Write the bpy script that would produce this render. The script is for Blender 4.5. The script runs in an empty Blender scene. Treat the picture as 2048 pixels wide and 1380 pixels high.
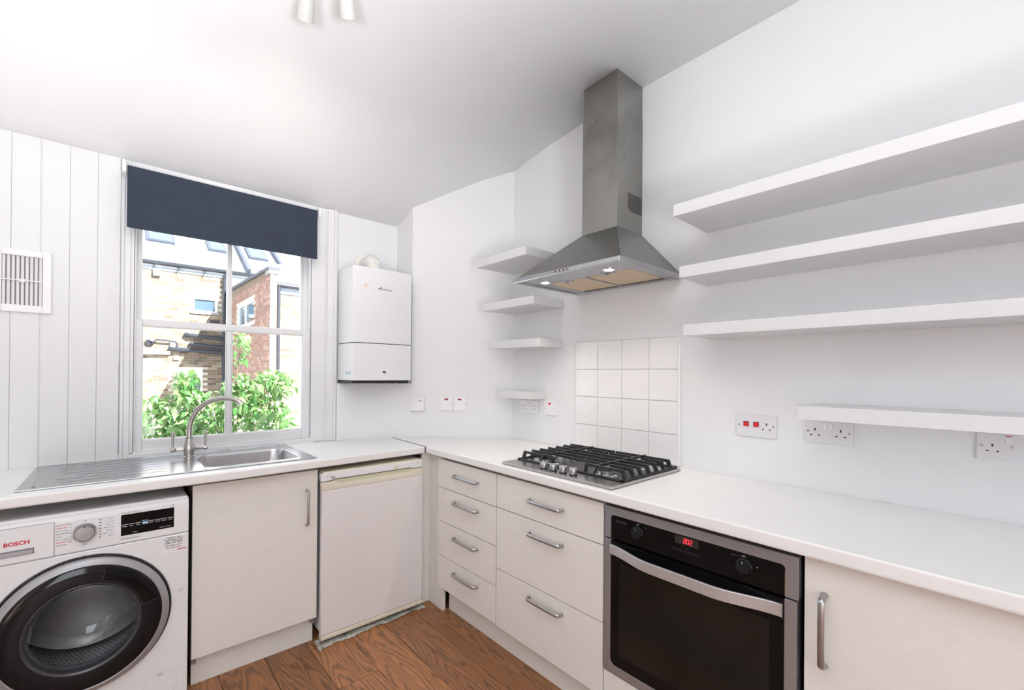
import bpy, math, random
from mathutils import Vector, Matrix
random.seed(7)
PI = math.pi
sc = bpy.context.scene
COL = sc.collection

# ------------------------------------------------------------------ camera
cam_d = bpy.data.cameras.new('camera')
cam = bpy.data.objects.new('camera', cam_d); COL.objects.link(cam)
A = ((0.7474218723702067, -0.6642952946697556, 0.00850330419525016),
     (0.008032525322433266, -0.003762309604679683, -0.9999606610079134),
     (0.6643011540254606, 0.7474607725533569, 0.002523936286841979))
cam.matrix_world = Matrix(((A[0][0], -A[1][0], -A[2][0], 0.0),
                           (A[0][1], -A[1][1], -A[2][1], 0.0),
                           (A[0][2], -A[1][2], -A[2][2], 1.32),
                           (0, 0, 0, 1)))
cam_d.sensor_fit = 'HORIZONTAL'; cam_d.sensor_width = 36.0
cam_d.lens = 36.0 * 890.0 / 2048.0
cam_d.shift_x = 0.0
cam_d.shift_y = (744.87 - 690.0) / 2048.0
cam_d.clip_start = 0.02; cam_d.clip_end = 300
sc.camera = cam

# ------------------------------------------------------------------ world, sun, added fill lights, exposure
w = bpy.data.worlds.new('sky'); sc.world = w; w.use_nodes = True
bg = w.node_tree.nodes['Background']
bg.inputs[0].default_value = (0.80, 0.90, 1.0, 1); bg.inputs[1].default_value = 2.6

def light(name, kind, loc, direction, energy, color=(1, 1, 1), **kw):
    d = bpy.data.lights.new(name, kind); d.energy = energy; d.color = color
    for k, v in kw.items(): setattr(d, k, v)
    o = bpy.data.objects.new(name, d); COL.objects.link(o); o.location = loc
    o.rotation_euler = Vector(direction).to_track_quat('-Z', 'Y').to_euler()
    return o
light('sun', 'SUN', (6, -10, 12), (-0.5, 1.0, -1.0), 32.0, (1.0, 0.95, 0.88), angle=math.radians(0.53))
light('rear_fill_light', 'AREA', (-0.75, -2.55, 1.30), (0.02, 1, 0.10), 27.0, (0.93, 0.97, 1.0),
      shape='RECTANGLE', size=1.0, size_y=1.9)  # added fill light in the rear opening, out of view
light('ceiling_fill_light', 'AREA', (-0.9, -0.7, 0.75), (0.14, 0.50, 1.0), 34.0, (0.93, 0.97, 1.0),
      shape='RECTANGLE', size=0.5, size_y=0.5, spread=math.radians(105))  # unseen light added behind the camera to brighten the ceiling
light('ceiling_fill_light_2', 'AREA', (0.10, -1.25, 0.70), (-0.02, 0.66, 1.0), 34.0, (0.93, 0.97, 1.0),
      shape='RECTANGLE', size=0.5, size_y=0.5, spread=math.radians(105))  # second added light aimed upward, fills the room off the ceiling
sc.view_settings.view_transform = 'Standard'; sc.view_settings.look = 'None'
sc.view_settings.gamma = 1.0; sc.view_settings.exposure = -0.07
sc.view_settings.use_curve_mapping = False
try:
    cy = sc.cycles
    cy.use_denoising = True; cy.max_bounces = 10; cy.diffuse_bounces = 6; cy.glossy_bounces = 4
    cy.transparent_max_bounces = 12; cy.caustics_reflective = False; cy.caustics_refractive = False
    cy.sample_clamp_indirect = 6.0
except Exception: pass

# ------------------------------------------------------------------ materials
def mat(name, color, rough=0.5, metal=0.0, emit=None, coat=0.0, var=None, bump=None, spec=None, stain=None):
    m = bpy.data.materials.new(name); m.use_nodes = True
    nt = m.node_tree; N = nt.nodes; b = N['Principled BSDF']
    b.inputs['Base Color'].default_value = (*color, 1); b.inputs['Roughness'].default_value = rough
    b.inputs['Metallic'].default_value = metal
    if coat: b.inputs['Coat Weight'].default_value = coat
    if spec is not None: b.inputs['Specular IOR Level'].default_value = spec
    if emit: b.inputs['Emission Color'].default_value = (*emit[0], 1); b.inputs['Emission Strength'].default_value = emit[1]
    tc = N.new('ShaderNodeTexCoord')
    def noise(scale, detail=3.0, stretch=(1, 1, 1)):
        mp = N.new('ShaderNodeMapping'); mp.inputs['Scale'].default_value = stretch
        nz = N.new('ShaderNodeTexNoise'); nz.inputs['Scale'].default_value = scale; nz.inputs['Detail'].default_value = detail
        nt.links.new(tc.outputs['Object'], mp.inputs['Vector']); nt.links.new(mp.outputs['Vector'], nz.inputs['Vector'])
        return nz
    if var:                      # (amount, scale, stretch)
        nz = noise(var[1], 4.0, var[2] if len(var) > 2 else (1, 1, 1))
        r = N.new('ShaderNodeValToRGB'); a = var[0]
        r.color_ramp.elements[0].position = 0.3; r.color_ramp.elements[1].position = 0.7
        r.color_ramp.elements[0].color = tuple(max(0, c * (1 - a)) for c in color) + (1,)
        r.color_ramp.elements[1].color = tuple(min(1, c * (1 + a)) for c in color) + (1,)
        nt.links.new(nz.outputs['Fac'], r.inputs['Fac'])
        out = r.outputs['Color']
        if stain:                # (colour, scale, threshold)
            ns = noise(stain[1], 6.0)
            r2 = N.new('ShaderNodeValToRGB'); r2.color_ramp.elements[0].position = stain[2]
            r2.color_ramp.elements[1].position = min(1, stain[2] + 0.18)
            mx = N.new('ShaderNodeMix'); mx.data_type = 'RGBA'
            nt.links.new(ns.outputs['Fac'], r2.inputs['Fac']); nt.links.new(r2.outputs['Color'], mx.inputs[0])
            nt.links.new(out, mx.inputs[6]); mx.inputs[7].default_value = (*stain[0], 1)
            out = mx.outputs[2]
        nt.links.new(out, b.inputs['Base Color'])
    if bump:                     # (strength, scale, stretch)
        nz = noise(bump[1], 3.0, bump[2] if len(bump) > 2 else (1, 1, 1))
        bp = N.new('ShaderNodeBump'); bp.inputs['Strength'].default_value = bump[0]; bp.inputs['Distance'].default_value = 0.01
        nt.links.new(nz.outputs['Fac'], bp.inputs['Height']); nt.links.new(bp.outputs['Normal'], b.inputs['Normal'])
    return m

def glass_mat(name, tint=(1, 1, 1), refl=0.9, ior=1.45, rough=0.0):
    m = bpy.data.materials.new(name); m.use_nodes = True
    nt = m.node_tree; N = nt.nodes; N.remove(N['Principled BSDF'])
    t = N.new('ShaderNodeBsdfTransparent'); t.inputs[0].default_value = (*tint, 1)
    g = N.new('ShaderNodeBsdfGlossy'); g.inputs['Roughness'].default_value = rough; g.inputs['Color'].default_value = (refl,) * 3 + (1,)
    lw = N.new('ShaderNodeLayerWeight'); lw.inputs['Blend'].default_value = 0.5
    pw = N.new('ShaderNodeMath'); pw.operation = 'POWER'; pw.inputs[1].default_value = 4.0
    f = N.new('ShaderNodeMath'); f.operation = 'MULTIPLY_ADD'; f0 = ((ior - 1) / (ior + 1)) ** 2
    f.inputs[1].default_value = 1 - f0; f.inputs[2].default_value = f0; f.use_clamp = True
    nt.links.new(lw.outputs['Facing'], pw.inputs[0]); nt.links.new(pw.outputs[0], f.inputs[0])
    mx = N.new('ShaderNodeMixShader')
    nt.links.new(f.outputs[0], mx.inputs[0]); nt.links.new(t.outputs[0], mx.inputs[1]); nt.links.new(g.outputs[0], mx.inputs[2])
    nt.links.new(mx.outputs[0], N['Material Output'].inputs['Surface'])
    return m

def wood_mat():
    m = bpy.data.materials.new('oak_plank'); m.use_nodes = True
    nt = m.node_tree; N = nt.nodes; b = N['Principled BSDF']; L = nt.links.new
    tc = N.new('ShaderNodeTexCoord'); oi = N.new('ShaderNodeObjectInfo')
    mul = N.new('ShaderNodeVectorMath'); mul.operation = 'MULTIPLY_ADD'
    cb = N.new('ShaderNodeCombineXYZ')
    k = N.new('ShaderNodeMath'); k.operation = 'MULTIPLY'; k.inputs[1].default_value = 37.0
    L(oi.outputs['Random'], k.inputs[0]); L(k.outputs[0], cb.inputs[0]); L(k.outputs[0], cb.inputs[1])
    L(tc.outputs['Object'], mul.inputs[0]); mul.inputs[1].default_value = (1, 1, 1); L(cb.outputs[0], mul.inputs[2])
    # large swirl field that bends the growth rings into cathedrals
    m1 = N.new('ShaderNodeMapping'); m1.inputs['Scale'].default_value = (4.6, 0.42, 1)
    L(mul.outputs[0], m1.inputs['Vector'])
    n1 = N.new('ShaderNodeTexNoise'); n1.inputs['Scale'].default_value = 1.5; n1.inputs['Detail'].default_value = 2.0
    n1.inputs['Roughness'].default_value = 0.45
    L(m1.outputs[0], n1.inputs['Vector'])
    rings = N.new('ShaderNodeMath'); rings.operation = 'MULTIPLY'; rings.inputs[1].default_value = 30.0
    L(n1.outputs['Fac'], rings.inputs[0])
    fine = N.new('ShaderNodeTexNoise'); fine.inputs['Scale'].default_value = 14.0; fine.inputs['Detail'].default_value = 5
    m2 = N.new('ShaderNodeMapping'); m2.inputs['Scale'].default_value = (4.0, 0.8, 1)
    L(mul.outputs[0], m2.inputs['Vector']); L(m2.outputs[0], fine.inputs['Vector'])
    ad = N.new('ShaderNodeMath'); ad.operation = 'MULTIPLY_ADD'; ad.inputs[1].default_value = 1.1
    L(fine.outputs['Fac'], ad.inputs[0]); L(rings.outputs[0], ad.inputs[2])
    fr = N.new('ShaderNodeMath'); fr.operation = 'PINGPONG'; fr.inputs[1].default_value = 0.5
    L(ad.outputs[0], fr.inputs[0])
    r = N.new('ShaderNodeValToRGB'); e = r.color_ramp.elements
    e[0].position = 0.0; e[0].color = (0.17, 0.080, 0.040, 1)
    e[1].position = 0.16; e[1].color = (0.33, 0.155, 0.070, 1)
    x = e.new(0.5); x.color = (0.45, 0.20, 0.082, 1)
    L(fr.outputs[0], r.inputs['Fac'])
    # fibre
    m3 = N.new('ShaderNodeMapping'); m3.inputs['Scale'].default_value = (220, 9, 1); L(mul.outputs[0], m3.inputs['Vector'])
    n3 = N.new('ShaderNodeTexNoise'); n3.inputs['Scale'].default_value = 1.0; n3.inputs['Detail'].default_value = 3; L(m3.outputs[0], n3.inputs['Vector'])
    r3 = N.new('ShaderNodeValToRGB'); r3.color_ramp.elements[0].position = 0.25; r3.color_ramp.elements[1].position = 0.75
    r3.color_ramp.elements[0].color = (0.62, 0.60, 0.58, 1); r3.color_ramp.elements[1].color = (1.15, 1.12, 1.1, 1)
    L(n3.outputs['Fac'], r3.inputs['Fac'])
    mx = N.new('ShaderNodeMix'); mx.data_type = 'RGBA'; mx.blend_type = 'MULTIPLY'; mx.inputs[0].default_value = 0.8
    L(r.outputs[0], mx.inputs[6]); L(r3.outputs[0], mx.inputs[7])
    # dark knots and worn patches
    n4 = N.new('ShaderNodeTexNoise'); n4.inputs['Scale'].default_value = 2.6; n4.inputs['Detail'].default_value = 4; L(m1.outputs[0], n4.inputs['Vector'])
    r4 = N.new('ShaderNodeValToRGB'); r4.color_ramp.elements[0].position = 0.60; r4.color_ramp.elements[1].position = 0.74
    r4.color_ramp.elements[0].color = (0, 0, 0, 1); r4.color_ramp.elements[1].color = (0.75, 0.75, 0.75, 1)
    L(n4.outputs['Fac'], r4.inputs['Fac'])
    m5 = N.new('ShaderNodeMix'); m5.data_type = 'RGBA'; L(r4.outputs[0], m5.inputs[0]); L(mx.outputs[2], m5.inputs[6])
    m5.inputs[7].default_value = (0.085, 0.045, 0.026, 1)
    # plank to plank tone
    hv = N.new('ShaderNodeHueSaturation')
    mr = N.new('ShaderNodeMapRange'); mr.inputs[3].default_value = 0.72; mr.inputs[4].default_value = 1.18
    L(oi.outputs['Random'], mr.inputs[0]); L(mr.outputs[0], hv.inputs['Value']); L(m5.outputs[2], hv.inputs['Color'])
    L(hv.outputs[0], b.inputs['Base Color']); b.inputs['Roughness'].default_value = 0.42
    bp = N.new('ShaderNodeBump'); bp.inputs['Strength'].default_value = 0.25; bp.inputs['Distance'].default_value = 0.002
    L(n3.outputs['Fac'], bp.inputs['Height']); L(bp.outputs[0], b.inputs['Normal'])
    return m

def random_mat(name, ramp, rough=0.8, scale=None):
    m = bpy.data.materials.new(name); m.use_nodes = True
    nt = m.node_tree; N = nt.nodes; b = N['Principled BSDF']; L = nt.links.new
    g = N.new('ShaderNodeNewGeometry'); oi = N.new('ShaderNodeObjectInfo')
    a = N.new('ShaderNodeMath'); a.operation = 'ADD'; L(g.outputs['Random Per Island'], a.inputs[0]); L(oi.outputs['Random'], a.inputs[1])
    fr = N.new('ShaderNodeMath'); fr.operation = 'FRACT'; L(a.outputs[0], fr.inputs[0])
    r = N.new('ShaderNodeValToRGB'); e = r.color_ramp.elements
    e[0].position = ramp[0][0]; e[0].color = (*ramp[0][1], 1); e[1].position = ramp[-1][0]; e[1].color = (*ramp[-1][1], 1)
    for p, c in ramp[1:-1]: x = e.new(p); x.color = (*c, 1)
    L(fr.outputs[0], r.inputs['Fac']); L(r.outputs[0], b.inputs['Base Color']); b.inputs['Roughness'].default_value = rough
    return m

M = {}
M['wall'] = mat('wall_paint', (0.775, 0.782, 0.795), 0.55, var=(0.015, 1.3), bump=(0.06, 60))
M['ceil'] = mat('ceiling_paint', (0.90, 0.90, 0.905), 0.7, var=(0.012, 1.0), bump=(0.05, 25))
M['trim'] = mat('gloss_trim_paint', (0.78, 0.785, 0.80), 0.3, var=(0.02, 6), bump=(0.05, 40))
M['shelf'] = mat('shelf_white', (0.70, 0.705, 0.715), 0.4, var=(0.02, 3))
M['worktop'] = mat('white_laminate', (0.83, 0.83, 0.825), 0.32, var=(0.015, 5))
M['cream'] = mat('cream_door_finish', (0.775, 0.755, 0.72), 0.42, var=(0.02, 5, (3, 3, 14)), bump=(0.05, 30, (1, 1, 25)))
M['carcass'] = mat('gap_shade_carcass', (0.22, 0.20, 0.17), 0.6, var=(0.05, 6))  # darkened board: paints the shade in the gaps between fronts
M['dark'] = mat('dark_void', (0.03, 0.028, 0.026), 0.9)
M['steel'] = mat('brushed_steel', (0.36, 0.365, 0.385), 0.32, 0.6, var=(0.06, 3, (40, 1, 1)), bump=(0.03, 8, (60, 1, 1)))
M['sink'] = mat('sink_steel', (0.50, 0.50, 0.51), 0.22, 1.0, var=(0.05, 4), bump=(0.02, 50))
M['hood'] = mat('hood_steel', (0.235, 0.232, 0.218), 0.36, 0.85, var=(0.10, 2.5, (1, 1, 0.4)), stain=((0.17, 0.165, 0.155), 2.2, 0.52), bump=(0.04, 6, (1, 1, 30)))
M['chim'] = mat('chimney_steel', (0.30, 0.295, 0.278), 0.34, 0.85, var=(0.13, 5, (1, 1, 0.5)), stain=((0.205, 0.20, 0.19), 3.0, 0.50), bump=(0.03, 6, (1, 1, 30)))
M['rim'] = mat('hood_rim_steel', (0.50, 0.51, 0.53), 0.3, 0.9, var=(0.08, 12))
M['alu'] = mat('satin_handle_metal', (0.44, 0.445, 0.46), 0.28, 0.9, var=(0.06, 30))
M['nickel'] = mat('brushed_nickel', (0.52, 0.49, 0.46), 0.27, 1.0, var=(0.07, 20))
M['chrome'] = mat('chrome', (0.80, 0.80, 0.80), 0.12, 1.0)
M['hobsteel'] = mat('hob_steel', (0.50, 0.49, 0.48), 0.24, 0.95, var=(0.05, 3, (1, 40, 1)))
M['spot'] = mat('spot_head_paint', (0.58, 0.58, 0.55), 0.4, var=(0.02, 9))
M['bar'] = mat('oven_bar_steel', (0.60, 0.60, 0.62), 0.32, 0.6, var=(0.03, 6, (1, 30, 1)))
M['silver'] = mat('silver_ring_paint', (0.40, 0.40, 0.42), 0.36, 0.45, var=(0.03, 6))
M['appl'] = mat('appliance_white', (0.80, 0.81, 0.83), 0.28, var=(0.01, 3))
M['fridge'] = mat('fridge_white', (0.76, 0.74, 0.745), 0.33, var=(0.02, 3), bump=(0.02, 80))
M['yellowed'] = mat('yellowed_plastic', (0.74, 0.70, 0.58), 0.4, var=(0.06, 6))
M['grip'] = mat('grip_plastic', (0.62, 0.61, 0.46), 0.45, var=(0.04, 6))
M['plastic'] = mat('white_plastic', (0.84, 0.84, 0.85), 0.3, var=(0.01, 9))
M['greyplastic'] = mat('socket_plate_plastic', (0.72, 0.715, 0.74), 0.35, var=(0.01, 9))
M['offwhite'] = mat('offwhite_flue_plastic', (0.76, 0.755, 0.72), 0.4, var=(0.02, 9))
M['black'] = mat('black_gloss', (0.005, 0.005, 0.006), 0.08, spec=0.22, var=(0.2, 3))
M['blackm'] = mat('black_matte', (0.012, 0.012, 0.013), 0.5, var=(0.2, 20))
M['knobblack'] = mat('black_knob', (0.010, 0.011, 0.013), 0.3, spec=0.3)
M['iron'] = mat('cast_iron_grate', (0.022, 0.023, 0.026), 0.42, var=(0.3, 30), bump=(0.2, 220))
M['enamel'] = mat('black_enamel', (0.018, 0.016, 0.015), 0.3, var=(0.3, 20))
M['seal'] = mat('grey_rubber', (0.10, 0.10, 0.11), 0.5)
M['red'] = mat('red_rocker', (0.62, 0.015, 0.02), 0.3)
M['darkred'] = mat('red_neon_lens', (0.32, 0.02, 0.03), 0.2)
M['redink'] = mat('red_print', (0.60, 0.02, 0.07), 0.5)
M['greyink'] = mat('grey_print', (0.22, 0.22, 0.24), 0.5)
M['lightink'] = mat('light_grey_print', (0.50, 0.50, 0.52), 0.5)
M['blackink'] = mat('black_print', (0.03, 0.03, 0.035), 0.5)
M['whiteink'] = mat('white_print', (0.75, 0.78, 0.82), 0.5)
M['dimink'] = mat('dim_grey_print', (0.12, 0.12, 0.12), 0.5)
M['led'] = mat('red_led', (0.1, 0.0, 0.0), 0.5, emit=((1.0, 0.03, 0.06), 2.2))
M['lcd'] = mat('lit_display', (0.1, 0.15, 0.2), 0.5, emit=((0.55, 0.75, 1.0), 0.45))
M['display'] = mat('display_glass', (0.03, 0.03, 0.03), 0.15)
M['ovenwin'] = mat('oven_window_glass', (0.014, 0.013, 0.011), 0.10, spec=0.25, var=(0.3, 3))
M['navy'] = mat('navy_blind_fabric', (0.020, 0.031, 0.055), 0.75, var=(0.12, 12), bump=(0.15, 400))
M['filter'] = mat('grease_filter_mesh', (0.66, 0.52, 0.36), 0.5, 0.25, var=(0.12, 60), bump=(0.3, 300))
M['bulb'] = mat('halogen_lamp', (1, 0.9, 0.8), 0.3, emit=((1.0, 0.80, 0.62), 14.0))
M['tile'] = mat('glazed_white_tile', (0.80, 0.80, 0.805), 0.10, coat=0.5, bump=(0.35, 22))
M['grout'] = mat('tile_grout', (0.50, 0.50, 0.49), 0.8)
M['groove'] = mat('grey_groove', (0.30, 0.30, 0.31), 0.4, 0.8)
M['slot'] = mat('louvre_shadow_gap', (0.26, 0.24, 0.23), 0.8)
M['sticker'] = mat('paper_sticker', (0.83, 0.84, 0.86), 0.5)
M['peach'] = mat('faded_sticker', (0.80, 0.68, 0.55), 0.6)
M['bluegrey'] = mat('blue_label', (0.50, 0.62, 0.68), 0.5)
M['film'] = mat('dusty_plastic_film', (0.48, 0.48, 0.44), 0.5, var=(0.40, 25), bump=(0.6, 60))
M['drum'] = mat('drum_steel', (0.55, 0.55, 0.54), 0.35, 0.9, var=(0.15, 8), bump=(0.15, 26))
M['wood'] = wood_mat()
M['glass'] = glass_mat('window_glass', (0.985, 0.99, 0.99), 0.8, 1.35)
M['doorglass'] = glass_mat('door_bowl_glass', (0.78, 0.79, 0.81), 0.9, 1.5, 0.02)
M['doorblack'] = mat('door_ring_black', (0.007, 0.007, 0.010), 0.08, spec=0.35)
M['doorgrey'] = mat('door_ring_grey', (0.05, 0.05, 0.058), 0.15)
M['yellow_brick'] = random_mat('london_stock_brick', [(0, (0.27, 0.21, 0.15)), (0.3, (0.16, 0.12, 0.09)), (0.55, (0.34, 0.28, 0.20)), (0.8, (0.11, 0.085, 0.065)), (1, (0.22, 0.15, 0.11))])
M['red_brick'] = random_mat('red_brick', [(0, (0.30, 0.155, 0.125)), (0.4, (0.22, 0.115, 0.095)), (0.7, (0.36, 0.23, 0.195)), (1, (0.19, 0.12, 0.105))])
M['mortar'] = mat('mortar', (0.50, 0.47, 0.42), 0.9, var=(0.15, 10))
M['slate'] = mat('sunlit_slate', (0.42, 0.44, 0.48), 0.6, var=(0.1, 4))
M['lead'] = mat('lead_flashing', (0.05, 0.06, 0.09), 0.6)
M['pipe'] = mat('black_pipe', (0.022, 0.027, 0.04), 0.4)
M['white_frame'] = mat('upvc_white', (0.80, 0.82, 0.85), 0.4)
M['fascia'] = mat('painted_fascia', (0.35, 0.40, 0.48), 0.6)
M['farglass'] = mat('far_window_glass', (0.06, 0.10, 0.14), 0.06)
M['stone'] = mat('coping_stone', (0.30, 0.30, 0.30), 0.9, var=(0.2, 5))
M['bounce_ground'] = mat('pale_bounce_ground', (0.50, 0.50, 0.45), 0.95, var=(0.3, 3))  # unseen ground, made pale to bounce sunlight onto the ceiling
M['bark'] = mat('bark', (0.16, 0.12, 0.08), 0.9, var=(0.2, 20))
M['leaf'] = random_mat('leaf', [(0, (0.045, 0.15, 0.04)), (0.4, (0.09, 0.22, 0.07)), (0.75, (0.20, 0.34, 0.13)), (1, (0.34, 0.44, 0.22))], 0.28)
_n = M['leaf'].node_tree; _b = _n.nodes['Principled BSDF']
_t = _n.nodes.new('ShaderNodeBsdfTranslucent'); _t.inputs[0].default_value = (0.22, 0.36, 0.10, 1)
_x = _n.nodes.new('ShaderNodeMixShader'); _x.inputs[0].default_value = 0.3
_n.links.new(_b.outputs[0], _x.inputs[1]); _n.links.new(_t.outputs[0], _x.inputs[2])
_n.links.new(_x.outputs[0], _n.nodes['Material Output'].inputs['Surface'])

# ------------------------------------------------------------------ mesh building
class Fr:                                   # a frame: origin, right, up, outward normal
    def __init__(s, o, u, v, n):
        s.o, s.u, s.v, s.n = Vector(o), Vector(u).normalized(), Vector(v).normalized(), Vector(n).normalized()
    def __call__(s, a, b, c): return s.o + s.u * a + s.v * b + s.n * c
WORLD = Fr((0, 0, 0), (1, 0, 0), (0, 1, 0), (0, 0, 1))
def FL(y): return Fr((0, y, 0), (1, 0, 0), (0, 0, 1), (0, -1, 0))      # faces the camera side, u = X, v = Z
def FR(x): return Fr((x, 0, 0), (0, -1, 0), (0, 0, 1), (-1, 0, 0))     # right wall, u = -Y, v = Z

class MB:
    def __init__(s, fr=WORLD): s.v = []; s.f = []; s.fr = fr; s.smooth = []
    def pt(s, a, b, c): s.v.append(s.fr(a, b, c)); return len(s.v) - 1
    def face(s, idx, smooth=False): s.f.append(idx); s.smooth.append(smooth)
    def box(s, a0, a1, b0, b1, c0, c1):
        if a0 > a1: a0, a1 = a1, a0
        if b0 > b1: b0, b1 = b1, b0
        if c0 > c1: c0, c1 = c1, c0
        k = len(s.v)
        for c in (c0, c1):
            for b in (b0, b1):
                for a in (a0, a1): s.pt(a, b, c)
        for q in ((0, 2, 3, 1), (4, 5, 7, 6), (0, 1, 5, 4), (2, 6, 7, 3), (0, 4, 6, 2), (1, 3, 7, 5)):
            s.face([k + i for i in q])
        return s
    def prism(s, poly, c0, c1, smooth=False):           # polygon in (a,b), extruded c0..c1
        k = len(s.v); n = len(poly)
        for c in (c0, c1):
            for a, b in poly: s.pt(a, b, c)
        s.face([k + n - 1 - i for i in range(n)]); s.face([k + n + i for i in range(n)])
        for i in range(n):
            j = (i + 1) % n; s.face([k + i, k + j, k + n + j, k + n + i], smooth)
        return s
    def lathe(s, a, b, prof, seg=48, closed=False, a0=0.0, a1=2 * PI, caps=True):         # profile [(radius, c)], axis along the frame normal
        full = abs(a1 - a0 - 2 * PI) < 1e-6; n = seg if full else seg + 1; k = len(s.v)
        for r, c in prof:
            for i in range(n):
                t = a0 + (a1 - a0) * i / seg; s.pt(a + r * math.cos(t), b + r * math.sin(t), c)
        P = len(prof)
        for p in range(P if closed else P - 1):
            q = (p + 1) % P
            for i in range(seg):
                j = (i + 1) % n; s.face([k + p * n + i, k + p * n + j, k + q * n + j, k + q * n + i], True)
        if not closed and full and caps:
            if prof[0][0] > 1e-6: s.face([k + n - 1 - i for i in range(n)])
            if prof[-1][0] > 1e-6: s.face([k + (P - 1) * n + i for i in range(n)])
        return s
    def disc(s, a, b, r, c0, c1, seg=20): return s.lathe(a, b, [(r, c0), (r, c1)], seg)
    def tube(s, path, ra, rb=None, seg=12, up=None, local=True, taper=None):
        rb = rb or ra
        P = [s.fr(*p) if local else Vector(p) for p in path]; n = len(P); k = len(s.v)
        upv = Vector(up) if up is not None else None
        prev = None
        for i in range(n):
            t = (P[min(i + 1, n - 1)] - P[max(i - 1, 0)]).normalized()
            if upv is not None: x = t.cross(upv)
            elif prev is None:
                x = t.orthogonal()
            else: x = prev - t * prev.dot(t)
            if x.length < 1e-5: x = t.orthogonal()
            x.normalize(); prev = x; y = t.cross(x).normalized()
            g = taper[i] if taper else 1.0
            for j in range(seg):
                a = 2 * PI * j / seg; s.v.append(P[i] + x * (ra * g * math.cos(a)) + y * (rb * g * math.sin(a)))
        for i in range(n - 1):
            for j in range(seg):
                q = (j + 1) % seg; s.face([k + i * seg + j, k + i * seg + q, k + (i + 1) * seg + q, k + (i + 1) * seg + j], True)
        s.face([k + seg - 1 - j for j in range(seg)]); s.face([k + (n - 1) * seg + j for j in range(seg)])
        return s
    def quad(s, pts, smooth=False):
        k = len(s.v)
        for p in pts: s.pt(*p)
        s.face([k + i for i in range(len(pts))], smooth); return s
    def text(s, txt, size, a, b, c, align='LEFT', sx=1.0, shear=0.0, bold=0.0):
        cu = bpy.data.curves.new('txt', 'FONT'); cu.body = txt; cu.size = size; cu.align_x = align; cu.resolution_u = 2
        cu.shear = shear; cu.offset = bold
        ob = bpy.data.objects.new('txt', cu); me = bpy.data.meshes.new_from_object(ob)
        k = len(s.v)
        for v in me.vertices: s.pt(a + v.co.x * sx, b + v.co.y, c)
        for p in me.polygons: s.face([k + i for i in p.vertices])
        bpy.data.objects.remove(ob); bpy.data.curves.remove(cu); bpy.data.meshes.remove(me)
        return s
    def build(s, name, m, parent=None, bevel=0.0, seg=2, label=None, kind=None, auto=False):
        off = Vector((0, 0, 0)); q = parent
        while q is not None: off += q.location; q = q.parent
        me = bpy.data.meshes.new(name)
        me.from_pydata([tuple(v - off) for v in s.v], [], s.f)
        me.polygons.foreach_set('use_smooth', s.smooth)
        ms = m if isinstance(m, (list, tuple)) else [m]
        for x in ms: me.materials.append(M[x] if isinstance(x, str) else x)
        me.validate(); me.update()
        if any(s.smooth): me.set_sharp_from_angle(angle=math.radians(35))
        o = bpy.data.objects.new(name, me); COL.objects.link(o); o.parent = parent
        if bevel:
            b = o.modifiers.new('bevel', 'BEVEL'); b.width = bevel; b.segments = seg; b.limit_method = 'ANGLE'; b.angle_limit = math.radians(40)
        if label: o['label'] = label
        if kind: o['kind'] = kind
        return o
def box(name, fr, d, m, parent=None, bevel=0.002, **k): return MB(fr).box(*d).build(name, m, parent, bevel, **k)

def thing(name, label, cat, loc=(0, 0, 0), group=None):
    o = bpy.data.objects.new(name, None); COL.objects.link(o); o.location = loc; o.empty_display_size = 0.05
    o['label'] = label; o['category'] = cat
    if group: o['group'] = group
    return o
def tag(o, label, cat, group=None):
    o['label'] = label; o['category'] = cat
    if group: o['group'] = group
    return o
def struct(o): o['kind'] = 'structure'; return o

# ================================================================== SETTING
XW = 1.927                                    # right wall plane
# floor: boards 0.18 wide running away from the camera along Y
fl = MB().box(-1.95, 2.1, -2.7, 3.0, -0.06, -0.016).build('floor', 'blackm'); struct(fl)
k0 = -1.82
xs = [0.34 + 0.18 * i for i in range(-13, 11)]
for x in xs:
    if x > 2.0: continue
    cuts = [-2.7]; y = -2.7 + random.uniform(0.6, 1.7)
    if abs(x - 0.70) < 0.01: cuts = [-2.7, -1.2, 0.35, 1.86, 2.84]
    else:
        while y < 2.5: cuts.append(y); y += random.uniform(1.3, 2.1)
        cuts.append(2.84)
        if 0.2 < x < 1.5: cuts = [c for c in cuts if not (1.2 < c < 2.3)]
    for c0, c1 in zip(cuts, cuts[1:]):
        box('plank', WORLD, (x + 0.0009, x + 0.1791, c0 + 0.001, c1 - 0.001, -0.016, 0.0), 'wood', fl, 0.0012)

# ceiling: flat over the room, curving down to the window wall
prof = [(-2.75, 2.745), (0.55, 2.745), (1.0, 2.738), (1.3, 2.73), (1.6, 2.713), (1.85, 2.688), (2.05, 2.655), (2.177, 2.628),
        (2.3, 2.575), (2.42, 2.51), (2.53, 2.445), (2.63, 2.388), (2.72, 2.345), (2.80, 2.315), (3.05, 2.30)]
mb = MB(Fr((0, 0, 0), (0, 1, 0), (0, 0, 1), (1, 0, 0)))
mb.prism(prof + [(3.05, 2.80), (-2.75, 2.80)], -2.05, 2.15)
ce = mb.build('ceiling', 'ceil'); struct(ce)
for i, p in enumerate(ce.data.polygons):
    if 2 <= i < 2 + len(prof) - 1: p.use_smooth = True

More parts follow.
